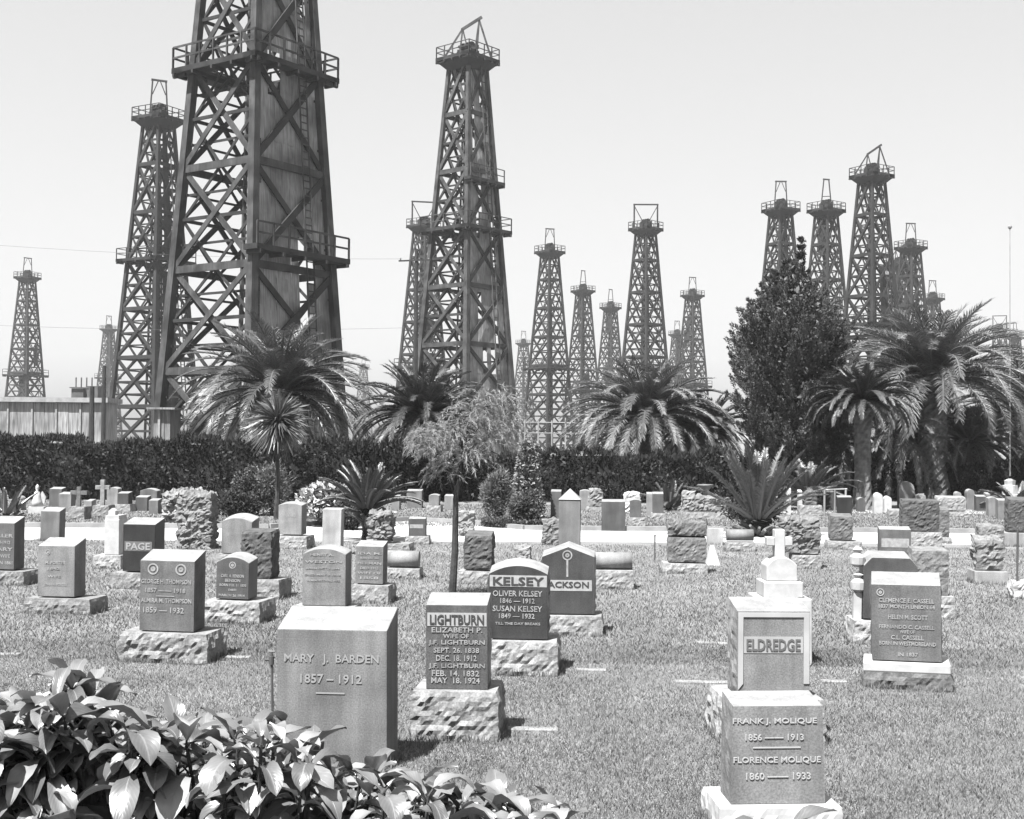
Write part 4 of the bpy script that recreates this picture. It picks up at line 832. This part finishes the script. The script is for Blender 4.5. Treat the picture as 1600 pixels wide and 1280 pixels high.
b = MB(); xa, xb = s.X(872), s.X(907); z0, z1 = s.Z(780.8), s.Z(764); c = ((xa + xb) / 2, .18, z1); b.add([(xa, -.01, z0), (xb, -.01, z0), (xb, .37, z0), (xa, .37, z0), c], [(0, 1, 4), (1, 2, 4), (2, 3, 4), (3, 0, 4), (3, 2, 1, 0)]); b.build('cap', granite(.5), s.root)
s.tier('base', 862, 918, 880, None, .5, fy=-.06, m=rockm(.45), rough='FSB', slope=0)
s = Mon('rock-faced stone with a ledge across its middle, in the centre of the lawn', 'headstone', 'headstone', 1071, 897, 3)
s.tier('upper_stone', 1047, 1103, 816, 838, .28, fy=.1, m=rockm(.27), rough='FSBT', amp=.035, slope=0); s.tier('stone', 1046, 1103, 841, 879, .30, fy=.07, m=rockm(.29), rough='FSB', amp=.045, slope=.1); s.tier('base', 1037, 1105, 881, None, .46, m=rockm(.55), rough='FSB', slope=0)
s = Mon('small bright white pyramid marker right of the ledged rock-faced stone', 'pyramid_marker', 'marker', 1115, 884, 0)
b = MB(); z = s.Z(853); xa, xb = s.X(1104), s.X(1127); b.add([(xa, 0, -.02), (xb, 0, -.02), (xb, .26, -.02), (xa, .26, -.02), (xa * .25 + xb * .0, .1, z), (xb * .25, .1, z), (xb * .25, .16, z), (xa * .25, .16, z)], [(0, 1, 5, 4), (1, 2, 6, 5), (2, 3, 7, 6), (3, 0, 4, 7), (4, 5, 6, 7), (3, 2, 1, 0)]); b.build('pyramid', M_white, s.root, bevel=.01)
stone('low white flared box stone above the small pyramid marker', 1106, 1129, 826, 847, 852, .6, .25, None, slope=0, taper=-.15)
stone('rough stump-like stone on a pale base, behind the white cross', 1222, 1278, 811, 866, 889, .30, .3, (1239, 1282), 868, .5, rough='FSBT', amp=.05, slope=0)
stone('small square rock-faced stone on a low base, right of the stump-like stone', 1299, 1332, 808, 844, 859, .24, .25, (1295, 1346), 846, .48, rough='FSB', amp=.035)
stone('small nearly black tablet behind the small square rock-faced stone', 1309, 1331, 777, None, 808, .05, .2, None, pol=True)
# --- beyond the drive
stone('broad pale rock monument with overhanging craggy cap at the left, behind the rustic trunk stone', 256, 326, 770, None, 822, .42, .5, None, rough='FSBT', amp=.11, slope=0, shape='crag', k=.12)
s = Mon('small white kneeling angel statue on a pedestal at the far left', 'angel_statue', 'statue', 56, 803, 0)
s.tier('pedestal', 44, 68, 792, None, .4, m=M_white, slope=0); b = MB(); c = s.Z(792); q = s.s
b.lathe([(9 * q, 0), (8 * q, 8 * q), (5 * q, 16 * q), (4.5 * q, 22 * q), (1.6 * q, 25 * q), (3 * q, 28 * q), (2.6 * q, 32 * q), (.3 * q, 35 * q)], (-2 * q, .15, c), 12); b.build('figure', M_white, s.root, smooth=True)
b = MB(); b.prism([(0, c + 12 * q), (9 * q, c + 4 * q), (11 * q, c + 14 * q), (5 * q, c + 24 * q)], .16, .22); b.build('wing', M_white, s.root)
def cross(label, x, yt, yb, gy, arm, tone=.4):
    s = Mon(label, 'stone_cross', 'cross', x, gy, 0, 'stone crosses below the left hedge'); q = s.s; z1 = s.Z(yt); z0 = s.Z(yb); t = 3.2 * q; za = z1 - (z1 - z0) * .3; b = MB()
    b.box(-t, t, .1, .1 + 2 * t, z0, z1); b.box(-arm * q, -t - .001, .1, .1 + 2 * t, za - t, za + t); b.box(t + .001, arm * q, .1, .1 + 2 * t, za - t, za + t)
    b.build('cross', rockm(tone), s.root, bevel=.006); s.tier('base', x - 12, x + 12, yb, None, .5, m=rockm(.42), rough='FSB', slope=0)
cross('darker thick stone cross, the left one below the hedge', 119, 761, 792, 812, 13, .24)
cross('pale stone cross, the right and taller one below the hedge', 157, 750, 790, 808, 11, .45)
FB = [  # label, x0, x1, yt, yb, gy, tone, base, shape, rough
 ('grey upright slab beside the small angel statue', 76, 96, 764, None, 792, .16, None, 'flat', ''),
 ('pale small slab between the angel statue and the darker cross', 91, 111, 772, None, 800, .3, None, 'flat', ''),
 ('pale tablet right behind the taller stone cross', 166, 184, 762, None, 796, .34, None, 'arch', ''),
 ('dark slab on a low pale ledge right of the taller cross', 181, 199, 771, 788, 800, .09, (176, 203), 'flat', ''),
 ('large grey slab behind the smaller one, left of the craggy-capped monument', 218, 245, 764, None, 796, .18, None, 'arch', ''),
 ('smaller dark slab in front of the large grey slab', 211, 230, 777, None, 799, .12, None, 'flat', ''),
 ('light-edged grey tablet before the dark hedge, right of the feathery young palm', 635, 659, 767, None, 794, .24, None, 'flat', ''),
 ('small round-shouldered tablet beside the light-edged grey tablet', 669, 685, 773, 790, 800, .3, (666, 688), 'arch', ''),
 ('small pale tablet hidden behind the wispy tree trunk', 694, 708, 775, None, 797, .35, None, 'flat', ''),
 ('dark slab standing on the far side of the pillar, left of its cap', 860, 876, 768, None, 810, .17, None, 'flat', ''),
 ('pale rounded slab just right of the pillar cap', 905, 922, 766, None, 797, .38, None, 'arch', ''),
 ('knobbly pale tree-stump stone right of the pale rounded slab', 922, 940, 765, 793, 799, .40, (916, 942), 'arch', 'FSBT'),
 ('square dark slab facing the drive, right of the pillar', 940, 977, 784, None, 830, .11, None, 'flat', ''),
 ('grey arched tablet on a pale base right of the square dark slab', 984, 1002, 781, 809, 822, .16, (983, 1008), 'arch', ''),
 ('white lumpy stone behind the grey arched tablet', 977, 998, 770, None, 801, .5, None, 'arch', 'FSBT'),
 ('dark tablet on a small base right of the grey arched tablet', 1020, 1037, 772, 802, 814, .14, (1018, 1040), 'flat', ''),
 ('pale slab edge behind the dark tablet near the palm trunk', 1010, 1021, 772, None, 806, .4, None, 'flat', ''),
 ('white slim post stone right of the young palms', 1230, 1236, 764, None, 806, .6, None, 'flat', ''),
 ('lumpy grey figure-like stone among white posts right of the young palms', 1258, 1276, 766, 790, 806, .2, (1250, 1284), 'round', 'FSBT'),
 ('white slim post with a crossbar beside the figure-like stone', 1248, 1254, 768, None, 804, .6, None, 'flat', ''),
 ('tall white rounded stone left of the domed stone', 1366, 1379, 771, None, 803, .6, None, 'round', ''),
 ('shorter white rounded stone right of the tall white one', 1382, 1393, 776, None, 800, .6, None, 'round', ''),
 ('grey domed stone in front of the hedge, left of the largest palm trunk', 1405, 1429, 753, None, 796, .26, None, 'round', ''),
 ('pale wide craggy monument right of the swirled dark rock-faced stone', 1466, 1509, 778, 800, 808, .48, (1464, 1512), 'flat', 'FSB'),
 ('grey round-headed pillar behind the pale wide craggy monument', 1511, 1523, 765, None, 797, .28, None, 'round', ''),
 ('small pale round-topped stone in front of the largest palm trunk', 1493, 1502, 769, None, 798, .4, None, 'round', ''),
 ('small dark slab right of the round-headed pillar', 1526, 1541, 776, None, 799, .12, None, 'flat', ''),
 ('small pale slab with rounded top left of the flagpole', 1545, 1560, 777, None, 806, .36, None, 'arch', ''),
 ('small low grey block left of the flagpole base', 1560, 1574, 782, None, 812, .3, None, 'flat', ''),
 ('pale low ledge stone below the swirled dark rock-faced stone row, near the narrow path', 1390, 1408, 798, None, 810, .4, None, 'flat', 'FSB'),
 ('low pale block at the left end of the white narrow path', 1160, 1176, 790, None, 806, .4, None, 'flat', 'FSB'),
 ('small pale block low in the grass between the two stone crosses', 133, 143, 783, None, 800, .36, None, 'flat', ''),
 ('small grey round-topped tablet far left of the angel statue', 20, 33, 776, None, 798, .25, None, 'round', ''),
 ('small grey tablet between the big slab and the craggy-capped monument', 232, 247, 782, None, 803, .22, None, 'flat', ''),
 ('small pale tablet close to the ivy-clad palm trunk', 612, 624, 776, None, 797, .33, None, 'flat', ''),
 ('tiny white stone in the shade under the middle palm', 1052, 1060, 784, None, 797, .55, None, 'arch', ''),
 ('small grey block at the foot of the hedge beside the urn monument', 1130, 1142, 780, None, 800, .24, None, 'flat', ''),
 ('low knobbly stone between the domed stone and the swirled dark stone', 1432, 1444, 775, None, 797, .3, None, 'flat', 'FSBT'),
 ('small dark round-topped tablet left of the tall white rounded stone', 1340, 1352, 778, None, 800, .12, None, 'round', ''),
 ('tiny pale tablet between the small dark slab and the flagpole tablet', 1541, 1547, 772, None, 795, .45, None, 'flat', ''),
 ('small dark slab just in front of the right hedge, behind the figure-like stone', 1286, 1302, 768, None, 795, .08, None, 'flat', ''),
]
for lb, x0, x1, yt, yb, gy, tone, base, shp, rg in FB:
    stone(lb, x0, x1, yt, yb, gy, tone, .28, base, yb, .5, shape=shp, rough=rg, th=5, slope=.15 if shp == 'flat' else .05, k=.12, amp=.05, white=tone >= .5)
s = Mon('pale urn on a wide rock-faced monument, right of the middle palm', 'urn_monument', 'monument', 1098, 812, 2)
s.tier('stone', 1071, 1124, 776, 800, .45, fy=.08, m=rockm(.36), rough='FSBT', amp=.06, slope=0); s.tier('base', 1066, 1130, 800, None, .65, m=rockm(.5), rough='FSB', slope=0); q = s.s
b = MB(); b.lathe([(5 * q, 0), (3 * q, 3 * q), (3.4 * q, 5 * q), (8 * q, 12 * q), (12.5 * q, 17 * q), (12.5 * q, 18.5 * q), (7 * q, 18 * q)], (s.X(1104), .3, s.Z(776)), 18); b.build('urn', rockm(.42), s.root, smooth=False)
stone('tree-stump-shaped pale stone at the left end of the urn monument', 1069, 1084, 768, None, 806, .5, .3, None, rough='FSBT', amp=.05, slope=0)
# low frame railing round a far grave
s = Mon('thin metal grave railing below the right hedge', 'grave_railing', 'railing', 1305, 806, 0)
for x in (1288, 1304, 1321): b = MB(); b.tube([(s.X(x), 0, 0), (s.X(x), 0, s.Z(765))], .03, 6); b.build('post', M_pale, s.root)
b = MB(); b.tube([(s.X(1286), 0, s.Z(766)), (s.X(1323), 0, s.Z(764))], .025, 6); b.build('rail', M_pale, s.root)
# flush markers in the grass
for lb, x0, x1, y in (('long thin flush kerb strip in the grass left of the ELDREDGE stone', 1055, 1150, 1067), ('short flush strip in the grass right of the ELDREDGE stone', 1283, 1322, 1066), ('upper flush strip in the grass left of the ELDREDGE stone', 1090, 1156, 1006),
                      ('flush white strip in the grass right of the LIGHTBURN base', 792, 872, 1141), ('flush white strip in the grass right of the KELSEY base', 900, 947, 1048), ('short white flush strip right of the emblem block', 346, 392, 1028),
                      ('thin flush strip at the left edge of the grass', -40, 34, 1023)):
    A = gp(x0, y); B_ = gp(x1, y); rt = empty('flush_marker', lb, 'grave marker', ((A.x + B_.x) / 2, A.y, 0), -R(2)); b = MB(); wd = B_.x - A.x; b.box(-wd / 2, wd / 2, -.045, .045, -.02, .016); b.build('slab', granite(.4), rt, bevel=.006)
# water spigot, rods, flagpole
g = gp(426, 1122); rt = empty('water_standpipe', 'thin dark garden standpipe with tap beside the BARDEN block', 'standpipe', (g.x, g.y, 0)); zt = at(422, 1018, g.y).z
b = MB(); b.tube([(0, 0, -.05), (-.008, 0, zt * .6), (-.014, 0, zt)], .0095, 8); b.build('pipe', M_steel, rt)
b = MB(); zc = zt - .06; b.tube([(-.014, 0, zc - .028), (-.014, 0, zc + .028)], .019, 10); b.tube([(-.014, 0, zc), (-.055, -.01, zc + .005), (-.06, -.012, zc - .02)], .009, 8); b.tube([(-.035, 0, zt), (.01, 0, zt)], .007, 6); b.build('tap', M_steel, rt)
g = gp(1023, 878); b = MB(); rt = empty('thin_stake', 'thin metal stake standing alone on the lawn, left of the ledged stone', 'stake', (g.x, g.y, 0)); zt = at(1022, 838, g.y).z; b.tube([(0, 0, -.05), (0, 0, zt)], .012, 6); b.build('rod', M_steel, rt); b = MB(); b.lathe([(.01, 0), (.022, .01), (.01, .03)], (0, 0, zt), 8); b.build('tip', M_steel, rt)
Yf = 43.0; T = at(1578, 356, Yf); rt = empty('flagpole', 'tall thin pale flagpole on a white stepped base at the right', 'flagpole', (T.x, Yf, 0)); b = MB(); b.tube([(0, 0, .9), (0, 0, T.z)], [.03, .012], 8); b.build('pole', M_kerb, rt)
zb = at(1578, 748, Yf).z; b = MB(); b.lathe([(.42, 0), (.42, zb * .35), (.27, zb * .36), (.27, zb * .72), (.18, zb * .74), (.2, zb * .92), (.05, zb)], n=8); b.build('base', M_white, rt); b = MB(); b.lathe([(.02, 0), (.07, .05), (.07, .1), (.01, .15)], (0, 0, T.z - .05), 10); b.build('finial', M_pale, rt)

# ------------------------------------------------------------------ foreground bush with leathery leaves
def leaf_mesh(mb, p, d, up, L, W, droop, fold, r):
    """broad pointed leaf with a folded midrib, arching down"""
    d = d.normalized(); sx = d.cross(up); 
    if sx.length < .05: sx = d.cross(Vector((1, 0, 0)))
    sx.normalize(); n = 8; vs = []; q = p.copy(); dd = d.copy(); tw = r.uniform(-.25, .25)
    for i in range(n + 1):
        t = i / n; wv = W * .5 * (math.sin(math.pi * min(1, t) ** 1.15) ** .72) + .0025 * (1 - t); upn = sx.cross(dd).normalized(); sxx = (sx + upn * tw * t).normalized(); wav = .004 * math.sin(t * 11 + p.x * 40)
        f = fold * (1 - .4 * t)
        vs += [q - sxx * wv * math.cos(f) + upn * (wv * math.sin(f) + wav), q - sxx * wv * .5 * math.cos(f * 1.1) + upn * wv * .5 * math.sin(f * 1.2), q.copy(), q + sxx * wv * .5 * math.cos(f * 1.1) + upn * wv * .5 * math.sin(f * 1.2), q + sxx * wv * math.cos(f) + upn * (wv * math.sin(f) - wav)]
        dd = (dd + Vector((0, 0, -1)) * droop / n).normalized(); q = q + dd * (L / n)
    fs = [(i * 5 + j, i * 5 + j + 1, (i + 1) * 5 + j + 1, (i + 1) * 5 + j) for i in range(n) for j in range(4)]; mb.add(vs, fs)
def leaf_uv(o):
    me = o.data; n = len(me.loops); vi = np.zeros(n, dtype=np.int32); me.loops.foreach_get('vertex_index', vi); uv = np.stack([(vi % 5) / 4, ((vi % 45) // 5) / 8], 1).astype(np.float32); me.uv_layers.new(name='leaf').data.foreach_set('uv', uv.ravel())
    nt_ = M_leaf.node_tree; N_ = nt_.nodes; L_ = nt_.links.new
    if 'veins' in N_: return
    p = [q for q in N_ if q.type == 'BSDF_PRINCIPLED'][0]; src = p.inputs['Base Color'].links[0].from_socket; uvn = N_.new('ShaderNodeUVMap'); uvn.name = 'veins'; uvn.uv_map = 'leaf'; sp = N_.new('ShaderNodeSeparateXYZ'); L_(uvn.outputs[0], sp.inputs[0])
    def m_(op, a, b=0.0):
        q = N_.new('ShaderNodeMath'); q.operation = op
        for i_, v_ in enumerate((a, b)):
            if isinstance(v_, (int, float)): q.inputs[i_].default_value = v_
            else: L_(v_, q.inputs[i_])
        return q.outputs[0]
    au = m_('ABSOLUTE', m_('SUBTRACT', sp.outputs[0], .5)); rib = m_('LESS_THAN', au, .035); vein = m_('POWER', m_('ABSOLUTE', m_('SINE', m_('SUBTRACT', m_('MULTIPLY', sp.outputs[1], 30.0), m_('MULTIPLY', au, 22.0)))), 6.0)
    fac = m_('ADD', m_('MULTIPLY', rib, .55), m_('MULTIPLY', vein, .09)); mx = N_.new('ShaderNodeMix'); mx.data_type = 'RGBA'; mx.blend_type = 'MIX'; L_(fac, mx.inputs[0]); L_(src, mx.inputs[6]); mx.inputs[7].default_value = (.17, .17, .17, 1); L_(mx.outputs[2], p.inputs['Base Color'])
    bp = N_.new('ShaderNodeBump'); bp.inputs['Strength'].default_value = .5; bp.inputs['Distance'].default_value = .003; L_(m_('MULTIPLY', fac, -1.0), bp.inputs['Height']); L_(bp.outputs[0], p.inputs['Normal'])
OUT = [(-120, 1075), (0, 1080), (50, 1072), (95, 1050), (150, 1070), (190, 1085), (250, 1105), (330, 1120), (400, 1122), (450, 1150), (520, 1178), (600, 1195), (650, 1200), (700, 1222), (760, 1240), (800, 1236), (870, 1255), (910, 1290)]
def outl(x):
    for (a, ya), (b_, yb) in zip(OUT[:-1], OUT[1:]):
        if a <= x <= b_: return ya + (yb - ya) * (x - a) / (b_ - a)
    return 1290
def bush(label, x0, x1, n, seed, yf, D0=2.5, D1=3.5):
    r = random.Random(seed); cx = at((x0 + x1) / 2, 1280, 3.0); root = empty('leafy_bush', label, 'bush', (cx.x, 3.0, 0)); LB = MB(); SB = MB(); O = Vector((cx.x, 3.0, 0)); ls = 0.78
    for i in range(n):
        D = r.uniform(D0, D1); px = r.uniform(x0, x1); low = (r.random() ** 1.8) * 330; py = yf(px) + (52 if px < 320 else 30) + low
        tip = at(px, py, D) - O; rootp = Vector((tip.x * .55 + r.uniform(-.12, .12), tip.y * .4, 0)); mid = tip.lerp(rootp, .35) + Vector((r.uniform(-.03, .03), r.uniform(-.03, .03), -.02))
        SB.tube([rootp, mid, tip], [.011, .006, .0035], 6); ax = (tip - mid).normalized(); az0 = r.uniform(0, 6.28); k = r.randint(6, 9)
        for j in range(k):
            az = az0 + j * 2.4; e = math.radians(48 - 66 * (j / k) + r.uniform(-14, 14)); d = Vector((math.cos(az) * math.cos(e), math.sin(az) * math.cos(e), math.sin(e))) + ax * .25
            LL = r.uniform(.075, .175) * ls; p = tip - ax * (j * .013) ; st = p + d.normalized() * .015; SB.tube([p, st], .0022, 4)
            leaf_mesh(LB, st, d, Vector((0, 0, 1)), LL, LL * r.uniform(.36, .50), r.uniform(.8, 2.8), r.uniform(.2, .85), r)
    return root, LB, SB, O
root, LB, SB, O = bush('bush of big glossy leathery leaves filling the bottom left corner', -130, 910, 560, 3, outl)
r = random.Random(12)
for px, py, D in ((112, 1078, 2.75), (140, 1092, 2.8)):     # upright shoots at the outline
    tip = at(px, py, D) - O; SB.tube([tip + Vector((-.04, .02, -.3)), tip], [.006, .003], 6)
    for az, e in ((.1, .65), (3.0, .8), (1.6, 1.0), (5.2, .3), (4.2, 1.2)):
        d = Vector((math.cos(az) * math.cos(e), math.sin(az) * math.cos(e), math.sin(e))); leaf_mesh(LB, tip, d, Vector((0, 0, 1)), .105, .036, 1.1, .5, r)
leaf_uv(LB.build('foliage', M_leaf, root, smooth=True)); SB.build('stem', M_bark, root)
root, LB, SB, O = bush('few big leaf tips poking up at the bottom edge below the MOLIQUE stone', 1125, 1225, 12, 8, lambda x: 1285, 2.6, 3.2)
leaf_uv(LB.build('foliage', M_leaf, root, smooth=True)); SB.build('stem', M_bark, root)

b = MB(); rt_ = np.random.default_rng(77)
for (s, x0, x1, fy, d, yb) in TUFT:
    if yb is not None or s.Y > 26: continue
    xa, xb = s.X(x0), s.X(x1); n = int((xb - xa) * 260 / max(1, s.Y / 9)); nd = int(d * 260 / max(1, s.Y / 9))
    lx = np.concatenate([xa + (xb - xa) * rt_.random(n), np.full(nd, xb) + .03 * rt_.random(nd), np.full(nd, xa) - .03 * rt_.random(nd)]); ly = np.concatenate([fy - .06 * rt_.random(n) - .01, fy + d * rt_.random(nd), fy + d * rt_.random(nd)])
    mw = s.root.matrix_basis; ca, sa = math.cos(-s.th), math.sin(-s.th); gx = s.root.location.x + lx * ca - ly * sa; gy_ = s.root.location.y + lx * sa + ly * ca
    k = len(gx); P = np.stack([gx, gy_, 0 * gx - .005], 1); b.quads(cloud(P, np.tile([0, -.15, 1.0], (k, 1)), .065, .006 * max(1, s.Y / 12), .35, int(s.Y * 100), .2))
for i in range(420):
    Yq = 5.6 * (22 / 5.6) ** rt_.random(); Xq = (rt_.random() * 2 - 1) * Yq * .42; k = 22; P = np.stack([Xq + .05 * rt_.normal(size=k), Yq + .05 * rt_.normal(size=k), np.zeros(k) - .004], 1); b.quads(cloud(P, np.tile([0, 0, 1.0], (k, 1)), .038, .007, .7, i))
tag(b.build('tall_grass', M_blade), 'longer uncut grass growing round the feet of the gravestones', 'grass', None, 'stuff')
# ------------------------------------------------------------------ haze
b = MB(); b.box(-420, 420, -30, 760, -1.0, 52)
hz = b.build('haze', M_core); hm = bpy.data.materials.new('haze'); hm.use_nodes = True; n = hm.node_tree; n.nodes.clear(); o_ = n.nodes.new('ShaderNodeOutputMaterial'); v = n.nodes.new('ShaderNodeVolumePrincipled'); v.inputs['Color'].default_value = (1, 1, 1, 1); v.inputs['Density'].default_value = .0003; v.inputs['Anisotropy'].default_value = .3
n.links.new(v.outputs[0], o_.inputs['Volume']); hz.data.materials.clear(); hz.data.materials.append(hm); tag(hz, 'thin pale daylight haze over the oil field', 'haze', None, 'stuff')
